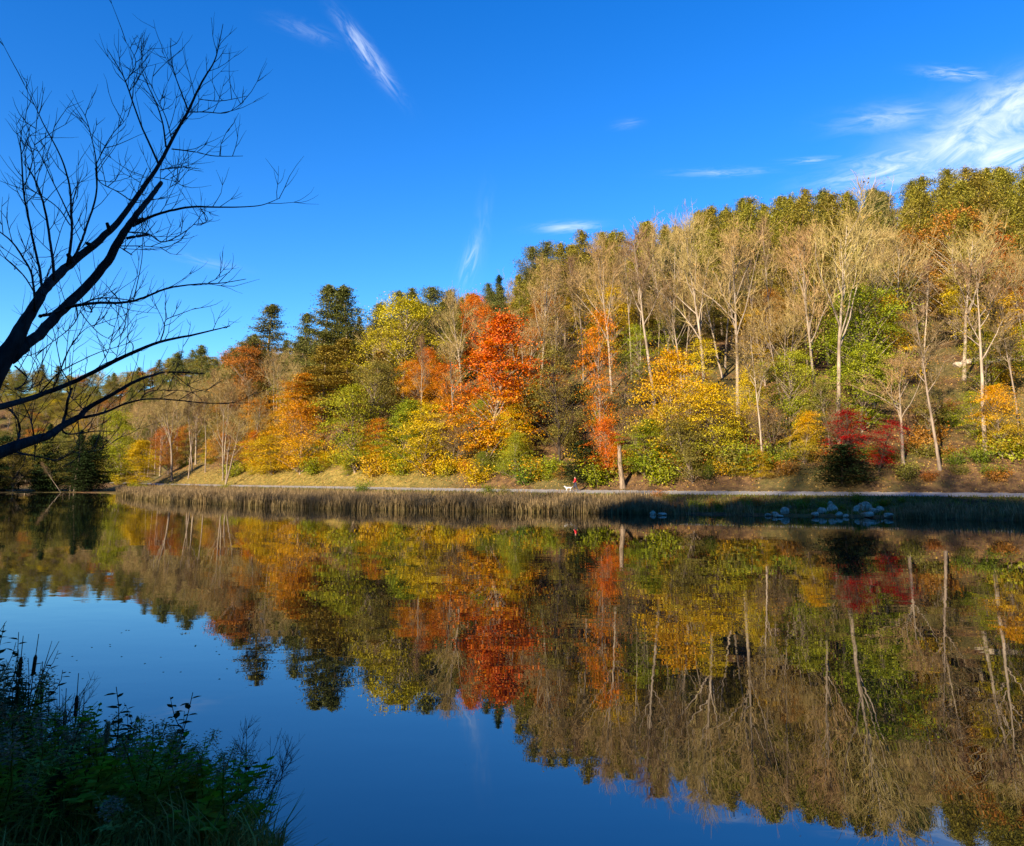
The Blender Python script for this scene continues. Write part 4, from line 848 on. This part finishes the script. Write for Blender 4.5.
# ------------------------------------------------------------------ near bare tree at the left
fr = np.random.default_rng(77)
def fpt(px, py, y): return at_depth(px, py, y)
def limb_poly(pts, y0, y1):
    """pts: (px, py, width in px); returns smoothed 3D points and radii"""
    A = np.array(pts, float); n = 5; D = densify([tuple(q) for q in A], n); D = np.array(D)
    u = np.linspace(0, 1, len(D)); yy = y0 + (y1 - y0) * u + .12 * np.sin(u * 9 + D[0, 0])
    P = np.array([fpt(a, b, c) for (a, b, w), c in zip(D, yy)]); rr = np.maximum(D[:, 2], .35) / FPX * yy * .5
    P += fr.normal(size=P.shape) * rr[:, None] * .07
    return P, rr
def near_tree():
    base = np.array([-6.6, 4.4]); gz_ = g1(*base)
    root = empty('bare_tree', (base[0], base[1], gz_ - .1), 'near leafless tree whose dark limbs reach in from the left edge', 'bare tree')
    off = np.array([base[0], base[1], gz_ - .1])
    bark = M['bark_near']; tw = MB(); twr = []
    L = []   # name, pts, y0, y1
    A = [(-60, 470, 34), (-20, 400, 26), (12, 345, 19), (30, 314, 13), (44, 290, 11), (54, 279, 11.5), (69, 265, 9.5), (100, 240, 8.2), (122, 217, 6.6), (143, 188, 5.4), (158, 166, 4.5), (172, 140, 3.8), (187, 113, 3.1), (202, 82, 2.3), (214, 62, 1.6), (219, 44, 1.1), (223, 24, .7)]
    B = [(10, 360, 14), (26, 345, 13), (42, 331, 12), (62, 310, 11.5), (85, 288, 10.5), (107, 262, 10), (121, 238, 9), (137, 214, 7), (150, 198, 6), (161, 183, 5)]
    E = [(-90, 430, 12), (-20, 412, 9), (15, 403, 7), (40, 395, 6), (77, 380, 5), (123, 357, 4.4), (160, 342, 3.2), (197, 334, 2.2), (230, 326, 1)]
    F = [(-90, 480, 22), (-30, 465, 16), (15, 446, 13), (47, 436, 9), (62, 426, 8), (80, 416, 6.5), (88, 408, 5.5), (113, 394, 4.2), (136, 381, 3.6), (154, 375, 2.8), (168, 372, 2), (205, 374, 1)]
    limbs = [('limb', A, 5.0, 7.0), ('limb', B, 5.25, 6.2), ('limb', E, 4.6, 6.4), ('limb', F, 4.6, 6.2)]
    tree_pts = {}
    for nm, pts, y0, y1 in limbs:
        P, rr = limb_poly(pts, y0, y1); rr = rr * .86; mb = MB(); mb.tube(P - off, rr, 9); mb.obj(nm, bark, root, True)
        tree_pts[id(pts)] = (P, rr); twr.append((P, rr))
    # trunk
    j = tree_pts[id(A)][0][0]
    mb = MB(); T = np.array([[base[0], base[1], gz_ - .3], [base[0] + .05, base[1], gz_ + .5], [base[0] + .25, base[1] + .1, 2.4], j * .35 + np.array([base[0] + .4, base[1] + .2, 2.9]) * .65, j])
    T = np.array(densify([tuple(q) for q in T], 4)); mb.tube(T - off, np.linspace(.30, .115, len(T)), 12); mb.obj('trunk', bark, root, True)
    for tgt in (E, F):
        P = tree_pts[id(tgt)][0]; mb = MB(); mid = T[len(T) // 2]
        mb.tube(np.array([mid, (mid + P[0]) / 2 + [0, 0, -.05], P[0], P[1]]) - off, [.1, .07, tree_pts[id(tgt)][1][0] * 1.05, tree_pts[id(tgt)][1][1]], 8); mb.obj('limb', bark, root, True)
    bm_ = MB()
    secondary = [
     [(158, 163, 3), (150, 145, 2.6), (141, 125, 2.2), (132, 100, 2), (125, 80, 1.6), (114, 60, 1.2), (107, 49, .8)],
     [(125, 82, 1.2), (136, 62, 1), (122, 36, .7)], [(129, 92, 1), (142, 70, .8), (141, 46, .6)],
     [(166, 147, 2.4), (163, 125, 2), (157, 105, 1.8), (149, 88, 1.3), (142, 70, 1), (141, 48, .7)],
     [(172, 140, 1.6), (166, 118, 1.3), (158, 100, 1), (152, 84, .8), (156, 64, .6)],
     [(188, 110, 2), (182, 94, 1.7), (176, 78, 1.4), (171, 58, 1), (171, 38, .6)], [(176, 78, 1), (168, 62, .7), (161, 50, .5)],
     [(188, 112, 1.8), (205, 112, 1.5), (225, 113, 1.1), (238, 106, .8), (247, 97, .5)], [(199, 99, 1.4), (220, 101, 1.1), (247, 96, .6)],
     [(172, 149, 1.8), (195, 152, 1.5), (215, 156, 1.2), (243, 156, .6)], [(160, 170, 1.6), (178, 167, 1.3), (201, 169, .7)],
     [(160, 178, 1.3), (180, 182, .8), (170, 178, .6)],
     [(133, 226, 4.2), (148, 218, 3.8), (165, 212, 3.2), (190, 207, 2.8), (215, 207, 2.2), (240, 207, 1.6), (262, 205, 1.2), (280, 198, .7)],
     [(127, 238, 4), (140, 236, 3.6), (148, 234, 3)], [(126, 232, 2), (148, 234, 1.8), (162, 242, 1.6), (178, 236, 1.3), (192, 226, 1), (203, 213, .7)],
     [(200, 208, 1), (208, 220, .8), (196, 226, .6)],
     [(118, 246, 2), (132, 255, 1.4)], [(118, 246, 1.6), (140, 246, 1.2), (165, 247, .9), (182, 240, .6)],
     [(66, 308, 4.5), (80, 305, 4.2), (98, 303, 3.8), (115, 303, 3.4), (133, 301, 3.1), (150, 295, 2.8), (165, 289, 2.5), (180, 286, 2.1), (200, 284, 1.7), (222, 283, 1.3), (246, 279, .8)],
     [(80, 305, 2.4), (95, 299, 2), (112, 298, 1.6), (135, 301, 1.2)], [(66, 309, 3), (50, 314, 4), (40, 316, 5)],
     [(207, 284, 1), (218, 278, .8), (230, 272, .6)],
     [(88, 304, 1.6), (92, 312, 1.4), (84, 310, 1), (80, 306, .8)],
     [(76, 306, 1.8), (77, 318, 1.5), (68, 330, 1.2), (50, 344, 1), (34, 358, .8)],
     [(80, 311, 1.5), (88, 322, 1.2), (100, 334, 1), (112, 340, .7)],
     [(133, 301, 1.4), (138, 280, 1.1), (142, 258, .9), (143, 236, .7), (150, 216, .6), (158, 200, .5), (176, 180, .5), (178, 160, .4)],
     # upright shoots from limb A
     [(54, 280, 4), (53, 262, 3.6), (50, 240, 3.2), (46, 215, 2.8), (41, 195, 2.4), (34, 178, 2), (28, 168, 1.6)], [(44, 202, 1.6), (36, 186, 1.2), (34, 160, 1), (28, 140, .8), (18, 120, .6)],
     [(43, 295, 3.6), (40, 272, 3.2), (34, 245, 3), (29, 220, 2.6), (24, 195, 2.2), (22, 165, 1.8), (20, 140, 1)],
     [(67, 266, 4), (70, 250, 3.6), (72, 230, 3.2), (71, 212, 2.8), (70, 190, 2.4), (64, 165, 2), (55, 145, 1.7), (44, 125, 1.4), (36, 108, 1.1), (28, 92, .8), (20, 76, .5)],
     [(74, 258, 3.4), (82, 240, 3), (88, 222, 2.6), (94, 204, 2.4), (97, 184, 2), (96, 160, 1.6), (92, 140, 1.2), (86, 118, 1), (78, 104, .7), (72, 90, .5)],
     [(72, 222, 2), (62, 200, 1.6), (52, 180, 1.4), (42, 158, 1.2), (32, 140, .8), (24, 118, .6)],
     [(35, 312, 3.4), (34, 290, 3), (31, 272, 2.6), (22, 256, 2.4), (12, 242, 2), (0, 232, 1.6)], [(10, 262, 2.2), (24, 276, 1.8), (34, 292, 1.6)],
     [(96, 165, 1.4), (104, 148, 1.2), (114, 132, 1), (122, 124, .7), (128, 116, .5)], [(95, 168, 1.2), (100, 182, 1.2), (118, 192, 1.4), (134, 203, 1.6)],
     [(70, 225, 1.6), (58, 208, 1.4), (40, 195, 1.2), (22, 186, 1)], [(52, 262, 1.2), (58, 240, 1), (64, 222, .8), (78, 196, .6)],
     [(22, 190, 1.2), (30, 172, 1), (34, 150, .8), (36, 128, .6)],
     [(147, 168, 1), (138, 190, .9), (146, 196, .8)],
     # from limb E
     [(160, 342, 1.8), (164, 330, 1.6), (166, 320, 1.2), (180, 314, 1), (196, 308, .6)], [(38, 396, 2.4), (46, 386, 2), (60, 372, 1.6), (78, 362, 1.3), (100, 352, 1.1), (120, 346, .8), (142, 338, .5)],
     [(52, 390, 1.8), (58, 378, 1.5), (64, 360, 1.2), (72, 344, 1), (84, 330, .8), (96, 324, .6)], [(70, 382, 1.6), (62, 370, 1.3), (58, 352, 1.1), (55, 336, .9), (50, 318, .7)],
     [(15, 366, 2.2), (24, 374, 2), (27, 378, 1.8), (22, 386, 1.6), (15, 390, 2)], [(132, 355, 1.4), (133, 345, 1.2), (128, 338, .9), (134, 322, .6), (148, 316, .4)],
     [(84, 378, 1.2), (100, 366, 1), (118, 358, .8), (140, 348, .6)], [(98, 368, 1), (108, 352, .9), (112, 336, .8), (118, 316, .6), (124, 300, .4)],
     [(116, 360, .9), (120, 340, .8), (126, 320, .6), (128, 300, .4)], [(15, 388, 1.6), (26, 392, 1.2), (34, 384, 1), (42, 362, .8), (44, 344, .6)],
     # from limb F
     [(62, 426, 4), (66, 412, 3.6), (68, 400, 3.2), (72, 388, 2.4)], [(80, 418, 4), (96, 415, 3.4), (108, 411, 3), (122, 405, 2.6), (140, 400, 2.2), (156, 399, 2), (175, 400, 1.6), (205, 403, 1.3), (230, 403, 1), (256, 403, .6)],
     [(62, 430, 2.4), (68, 434, 2.2), (82, 433, 1.8), (98, 431, 1.4), (115, 432, .8)], [(140, 400, 1.4), (148, 392, 1.2), (165, 390, 1), (190, 392, .8), (202, 400, .6)],
     [(34, 440, 2.2), (33, 430, 2), (30, 418, 1.6), (24, 405, 1.2), (20, 396, .8)], [(34, 440, 1.8), (35, 452, 1.4), (34, 462, .8)], [(18, 440, 3), (20, 428, 2.4), (16, 416, 1.8), (8, 408, 1.2)],
     [(14, 452, 3), (26, 454, 2.2), (44, 458, 1.8), (58, 460, 1.4), (72, 452, 1), (84, 440, .8)], [(78, 420, 1.4), (79, 436, 1.2), (79, 452, .9), (80, 466, .5)],
     [(88, 452, .9), (104, 448, .9), (118, 438, .7)], [(84, 410, 1.2), (72, 398, 1), (66, 390, .8)], [(172, 372, 1), (186, 384, .9), (198, 390, .7), (212, 392, .5)]]
    for s_ in secondary:
        q = np.array(s_, float); y0 = 5.0 + (q[0, 0] + 20) / 240 * 1.6 + fr.normal() * .06
        P, rr = limb_poly(s_, y0, y0 + fr.normal() * .35); bm_.tube(P - off, rr * .8, 5); twr.append((P, rr))
    bm_.obj('branches', bark, root, True)
    for (a, b), (c, d), w in (((137, 222), (143, 219), 5), ((72, 262), (68, 254), 5), ((94, 246), (86, 243), 4), ((110, 231), (107, 223), 4)):
        y0 = 5.3 + a / 240 * 1.4; q0 = fpt(a, b, y0); q1 = fpt(c, d, y0 - .06); bm2 = MB(); bm2.tube(np.array([q0, (q0 + q1) / 2, q1]) - off, np.array([w * 1.3, w, w * .8]) / FPX * y0 * .5, 7); bm2.obj('stub', bark, root, True)
    # fine twigs
    nt = 0
    def twig(p, d, L_, r_, lev):
        nonlocal nt
        P = curve(fr, p, d, L_, 4, up=.13, wig=.13); tw.tube(P - off, r_ * np.array([1, .85, .7, .5, .3]), 3, False); nt += 1
        if lev > 0:
            for _ in range(fr.integers(1, 4)):
                a = fr.integers(1, 4); twig(P[a], side_dir(fr, P[a + 1] - P[a], fr.uniform(.4, .8)), L_ * fr.uniform(.35, .65), r_ * .7, lev - 1)
    for P, rr in twr:
        seg = np.linalg.norm(np.diff(P, axis=0), axis=1); tot = seg.sum()
        for i in range(len(P) - 1):
            if rr[i] > .045: continue
            k = seg[i] * (5.6 if rr[i] < .014 else 2.8 if rr[i] < .03 else 1.2)
            for _ in range(int(k) + (fr.random() < k - int(k))):
                t_ = P[i + 1] - P[i]; d = side_dir(fr, t_, fr.uniform(.45, .95)); d = d + np.array([0, 0, .35]); d[1] *= .7
                twig(P[i] + t_ * fr.random(), d, fr.uniform(.16, .48), .0038, 1)
    tw.obj('twigs', bark, root); print('near twigs', nt)
near_tree()

# ------------------------------------------------------------------ weeds on the near bank
M['weed'] = leaf_mat('weed_leaves', ((.26, .32, .035), (.17, .22, .025)), ((.13, .17, .02), (.24, .23, .04)), trans=.3)
M['weed_grey'] = leaf_mat('grey_green_weed', ((.36, .36, .10), (.27, .28, .07)), ((.20, .22, .045), (.30, .29, .07)), trans=.25)
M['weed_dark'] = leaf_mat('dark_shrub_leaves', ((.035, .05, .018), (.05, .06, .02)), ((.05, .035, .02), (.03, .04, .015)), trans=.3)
M['seed'] = leaf_mat('dry_seed_heads', ((.42, .34, .20), (.34, .26, .15)), ((.3, .24, .13), (.38, .3, .18)), trans=.2)
M['cattail'] = bark_mat('cattail_brown', (.05, .025, .012), (.09, .045, .02), 60)
wr = np.random.default_rng(31)
def weed_proto(seed, H, nl, ll, lw, sidebr=0, tuft=0, lean=.12):
    r = np.random.default_rng(seed); st = MB(); lf = MB(); hd = MB() if tuft else None
    P = curve(r, (0, 0, -.1), (r.normal() * lean, r.normal() * lean, 1), H, 8, up=.04, wig=.05); st.tube(P, np.linspace(.0045, .0018, 9), 4, False)
    def leaves(P, n, l, w):
        for i in range(n):
            f = .12 + .86 * (i + r.uniform(0, .6)) / n; k = min(f * (len(P) - 1), len(P) - 1.01); a = int(k); p = P[a] + (P[a + 1] - P[a]) * (k - a)
            az = i * 2.4 + r.normal() * .3; sc_ = (1 - .55 * f) * r.uniform(.8, 1.15); o = np.array([math.cos(az), math.sin(az), r.uniform(.15, .75)]); o /= np.linalg.norm(o)
            sd_ = np.cross(o, [0, 0, 1]); sd_ /= np.linalg.norm(sd_); L_ = l * sc_; W = w * sc_ * .5; dn = np.array([0, 0, -1])
            V = [p, p + o * L_ * .3 + sd_ * W, p + o * L_ * .62 + sd_ * W * .85 + dn * L_ * .06, p + o * L_ + dn * L_ * .22, p + o * L_ * .62 - sd_ * W * .85 + dn * L_ * .06, p + o * L_ * .3 - sd_ * W, p + o * L_ * .32 + dn * .1 * W, p + o * L_ * .62 + dn * L_ * .075]
            lf.add(V, [[0, 1, 6, 6], [0, 6, 5, 5], [1, 2, 7, 6], [6, 7, 4, 5], [2, 3, 7, 7], [7, 3, 4, 4]])
    leaves(P, nl, ll, lw)
    for b in range(sidebr):
        a = r.integers(3, 7); Q = curve(r, P[a], side_dir(r, P[a + 1] - P[a], r.uniform(.4, .7)), H * r.uniform(.2, .35), 4, up=.12); st.tube(Q, np.linspace(.003, .0012, 5), 3, False); leaves(Q, nl // 3, ll * .7, lw * .7)
    if tuft:
        for q in range(8): hd.cards(P[-1] - [0, 0, .022 * q] + r.normal(size=(tuft, 3)) * [.02, .02, .02], r.normal(size=(tuft, 3)), .016, .008, r)
    return st.mesh('weed_stem', M['weed']), lf.mesh('weed_leaves', M['weed']), hd.mesh('weed_head', M['seed']) if hd else None, H
WE = {'slender': [weed_proto(200 + i, 1.0, 60, .085, .014, 3, 18) for i in range(4)],          # goldenrod like
      'broadleaf': [weed_proto(210 + i, 1.0, 26, .11, .05, 4) for i in range(4)],
      'sage': [weed_proto(220 + i, .9, 60, .06, .02, 6, 30) for i in range(3)]}
def weed(kind, x, y, H, label, group, lm=None, tilt=(0, 0), wid=1.0, name='weed', z=None):
    sm, lm_, hm, H0 = WE[kind][rnd.randrange(99) % len(WE[kind])]; s = H / H0
    root = empty(name, (x, y, max(g1(x, y), -.1) if z is None else z), label, 'weed', group, rnd.uniform(0, 6.28), (wid, wid, s)); root.rotation_euler[0] = tilt[0]; root.rotation_euler[1] = tilt[1]
    for nm, me, mt in (('stem', sm, lm), ('leaves', lm_, lm), ('seed_head', hm, None)):
        if me is None: continue
        o = bpy.data.objects.new(nm, me); COL.objects.link(o); o.parent = root
        if mt: o.material_slots[0].link = 'OBJECT'; o.material_slots[0].material = M[mt]
TOPX = [-40, 15, 40, 70, 100, 125, 150, 180, 215, 250, 285, 320]
TOPY = [620, 652, 668, 696, 708, 706, 702, 720, 727, 733, 748, 800]
def top_of(px): return float(np.interp(px, TOPX, TOPY))
def bank_weed(kind, px, y, lab, grp, lm, dtop=0, wid=1.0, Hmax=1.9, name='weed'):
    k = (px - CX) / FPX; z = y * math.cos(PITCH); x = z * k; g = g1(x, y); d = pix_dir(px, top_of(px) + dtop); zt = 3.3 + y * d[2] / d[1]
    H = min(zt - max(g, 0), Hmax)
    if H < .2: return
    if grp:
        w = 'at the left edge' if px < 45 else 'under the cattails' if px < 110 else 'below the oval leaved shoots' if px < 170 else 'on the slope toward the twiggy weeds' if px < 235 else 'at the water end by the twiggy weeds'
        hue = {'weed': 'green', 'weed_grey': 'grey green', 'weed_dark': 'dark'}[lm]; row = 'front row' if y < 4.9 else 'back row'
        if grp.startswith(('slender', 'broad', 'feathery')): kd = grp.split(' weeds')[0]; lab = '%s %s weed, %s, %s' % (hue, kd, row, w); grp = '%s %s weeds, %s, %s' % (hue, kd, row, w)
    weed(kind, x, y, H, lab, grp, lm, (rnd.gauss(0, .06), rnd.gauss(0, .06)), wid, name)
SL = ('slender green weed in the dark tangle on the near bank', 'slender weeds on the near bank'); BL = ('broad leaved weed in the dark tangle on the near bank', 'broad leaved weeds on the near bank'); SG = ('grey green feathery weed on the near bank', 'feathery weeds on the near bank')
for i in range(160):
    px = rnd.uniform(-30, 268); y = rnd.uniform(3.6, 7.2)
    if px > 240 and y < 5: continue
    bank_weed('slender', px, y, *SL, rnd.choice(['weed', 'weed', 'weed_grey']) if px > 60 else 'weed', rnd.uniform(0, 60), rnd.uniform(1, 1.5))
for i in range(84):
    px = rnd.uniform(-40, 230); y = rnd.uniform(3.6, 6.6)
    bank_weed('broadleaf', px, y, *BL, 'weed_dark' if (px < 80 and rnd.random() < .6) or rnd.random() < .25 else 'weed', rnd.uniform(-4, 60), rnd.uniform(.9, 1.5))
for i in range(16):
    px = rnd.uniform(0, 215); bank_weed('sage', px, rnd.uniform(3.4, 5.2), *SG, 'weed_grey', rnd.uniform(35, 110), rnd.uniform(1, 1.6), 1.1)
# tall shrub shoots at the frame edge
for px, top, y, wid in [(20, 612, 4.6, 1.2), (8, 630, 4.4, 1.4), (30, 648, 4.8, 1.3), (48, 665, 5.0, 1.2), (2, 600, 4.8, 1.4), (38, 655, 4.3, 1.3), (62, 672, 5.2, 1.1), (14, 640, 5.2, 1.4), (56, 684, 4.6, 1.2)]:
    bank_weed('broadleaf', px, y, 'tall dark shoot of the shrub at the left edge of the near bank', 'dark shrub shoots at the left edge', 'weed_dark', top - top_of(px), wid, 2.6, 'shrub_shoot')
for px, top, y, lab in [(143, 662, 4.6, 'tall oval leaved shoot standing highest over the near weeds'), (158, 672, 4.7, 'oval leaved shoot leaning right of the tallest shoot'), (130, 690, 4.5, 'short oval leaved shoot left of the tallest shoot')]:
    bank_weed('broadleaf', px, y, lab, None, 'weed_dark', top - top_of(px), 1.3, 2.4, 'leafy_shoot')
# cattails
def cattail(px, top, y, lab, head=True):
    k = (px - CX) / FPX; x = y * k; g = max(g1(x, y), -.05); d = pix_dir(px, top); H = 3.3 + y * d[2] / d[1] - g
    root = empty('cattail', (x, y, g), lab, 'cattail'); r = np.random.default_rng(int(px * 7)); P = curve(r, (0, 0, 0), (r.normal() * .02, 0, 1), H, 8, wig=.01)
    mb = MB(); mb.tube(P, np.linspace(.006, .0025, 9), 5); mb.obj('stem', M['weed_dark'], root)
    mb = MB(); a = P[-2]; b = P[-1]; dd = (b - a) / np.linalg.norm(b - a); c0 = b - dd * .30; mb.tube([c0, c0 + dd * .015, c0 + dd * .13, c0 + dd * .15], [.006, .013, .013, .005], 10); mb.obj('seed_head', M['cattail'], root, True)
    for q in range(3):
        mb = MB(); Q = curve(r, (0, 0, 0), (r.normal() * .15, r.normal() * .15, 1), H * r.uniform(.7, 1.0), 7, wig=.03, droop=.25); w = np.linspace(.011, .002, 8)
        V = np.concatenate([Q - [1, 0, 0] * w[:, None], Q + [1, 0, 0] * w[:, None]]); mb.add(V, [[i, i + 1, i + 9, i + 8] for i in range(7)]); mb.obj('blade', M['weed_dark'], root)
for px, top, y, lab in [(95, 674, 5.4, 'cattail with the fattest brown head on the near bank'), (88, 688, 5.5, 'shorter cattail just left of the fattest brown head'), (38, 636, 5.6, 'tall cattail rising from the dark shrub near the left edge'), (49, 634, 5.6, 'cattail right beside the tall one near the left edge'), (65, 660, 5.7, 'thin cattail between the dark shrub and the fat headed cattail')]:
    cattail(px, top, y, lab)
# foxtail grass head
def foxtail():
    px, y = 124, 3.9; x = y * (px - CX) / FPX; g = g1(x, y); d = pix_dir(px - 1, 724); zt = 3.3 + y * d[2] / d[1]; H = zt - g
    root = empty('foxtail_grass', (x, y, g), 'pale bristly foxtail grass head above the near weeds', 'grass head'); r = np.random.default_rng(6)
    P = curve(r, (0, 0, 0), (-.02, 0, 1), H, 8, wig=.012); mb = MB(); mb.tube(P, np.linspace(.003, .0015, 9), 4); mb.obj('stem', M['grass'], root)
    mb = MB(); n = 700; u = r.uniform(0, 1, n); mb.cards(P[-1] - np.outer(u, [0, 0, .1]) + r.normal(size=(n, 3)) * .006, r.normal(size=(n, 3)), .012, .004, r); mb.obj('seed_head', M['seed'], root)
foxtail()
# leafless twiggy weeds over the water
def twiggy(px, top, y, lab, sd):
    x = y * (px - CX) / FPX; g = max(g1(x, y), -.1); d = pix_dir(px, top); H = 3.3 + y * d[2] / d[1] - g; r = np.random.default_rng(sd)
    root = empty('twiggy_weed', (x, y, g), lab, 'weed'); st = MB(); tw = MB()
    for i in range(4):
        P = curve(r, (r.normal() * .05, r.normal() * .05, 0), (r.normal() * .16, r.normal() * .15, 1), H * r.uniform(.75, 1), 8, up=.03, wig=.05); st.tube(P, np.linspace(.005, .0015, 9), 4, False)
        for j in range(14):
            a = r.integers(3, 8); Q = curve(r, P[a], side_dir(r, P[a] - P[a - 1], r.uniform(.5, .9)), r.uniform(.08, .26), 3, up=.1); tw.tube(Q, [.002, .0017, .0013, .0008], 3, False)
            for q in range(3): S = curve(r, Q[r.integers(1, 3)], side_dir(r, Q[1] - Q[0], .6), r.uniform(.03, .09), 2, up=.1); tw.tube(S, [.0014, .001, .0007], 3, False)
    st.obj('stem', M['bark_near'], root); tw.obj('twigs', M['bark_near'], root)
twiggy(256, 704, 6.0, 'leafless twiggy weed over the water right of the near bank', 1)
twiggy(272, 712, 6.3, 'second leafless twiggy weed at the end of the near bank', 2)
twiggy(84, 668, 5.2, 'dead forked stem between the cattails and the oval leaved shoot', 3)
# near grass
def in_near(x, y, r): return (ground(x, y) > .0) & (x / y < -.30)
P, r = scatter(36000, (-7.5, -.6), (2.2, 8.5), in_near, 12)
mb = blades(P, r.uniform(.1, .38, len(P)), .008, r, .8, -.03); tag(mb.obj('near_grass', M['grass']), 'dark green grass and litter under the weeds of the near bank', 'grass', kind='stuff')
# floating leaves
n = 60; r = np.random.default_rng(14); P = np.stack([r.uniform(-9.5, -2.5, n), r.uniform(12, 36, n), np.full(n, .006)], 1)
P[:, 1] = 12.6 + .25 * P[:, 0] + r.choice([1.6, 3.0, 4.2, 5.6], n) + r.normal(size=n) * .35
mb = MB(); mb.cards(P, r.normal(size=(n, 3)) * .04 + [0, 0, 1], .05, .035, r); tag(mb.obj('floating_leaves', M['litter']), 'small leaves drifting on the still water at the left', 'leaves', kind='stuff')
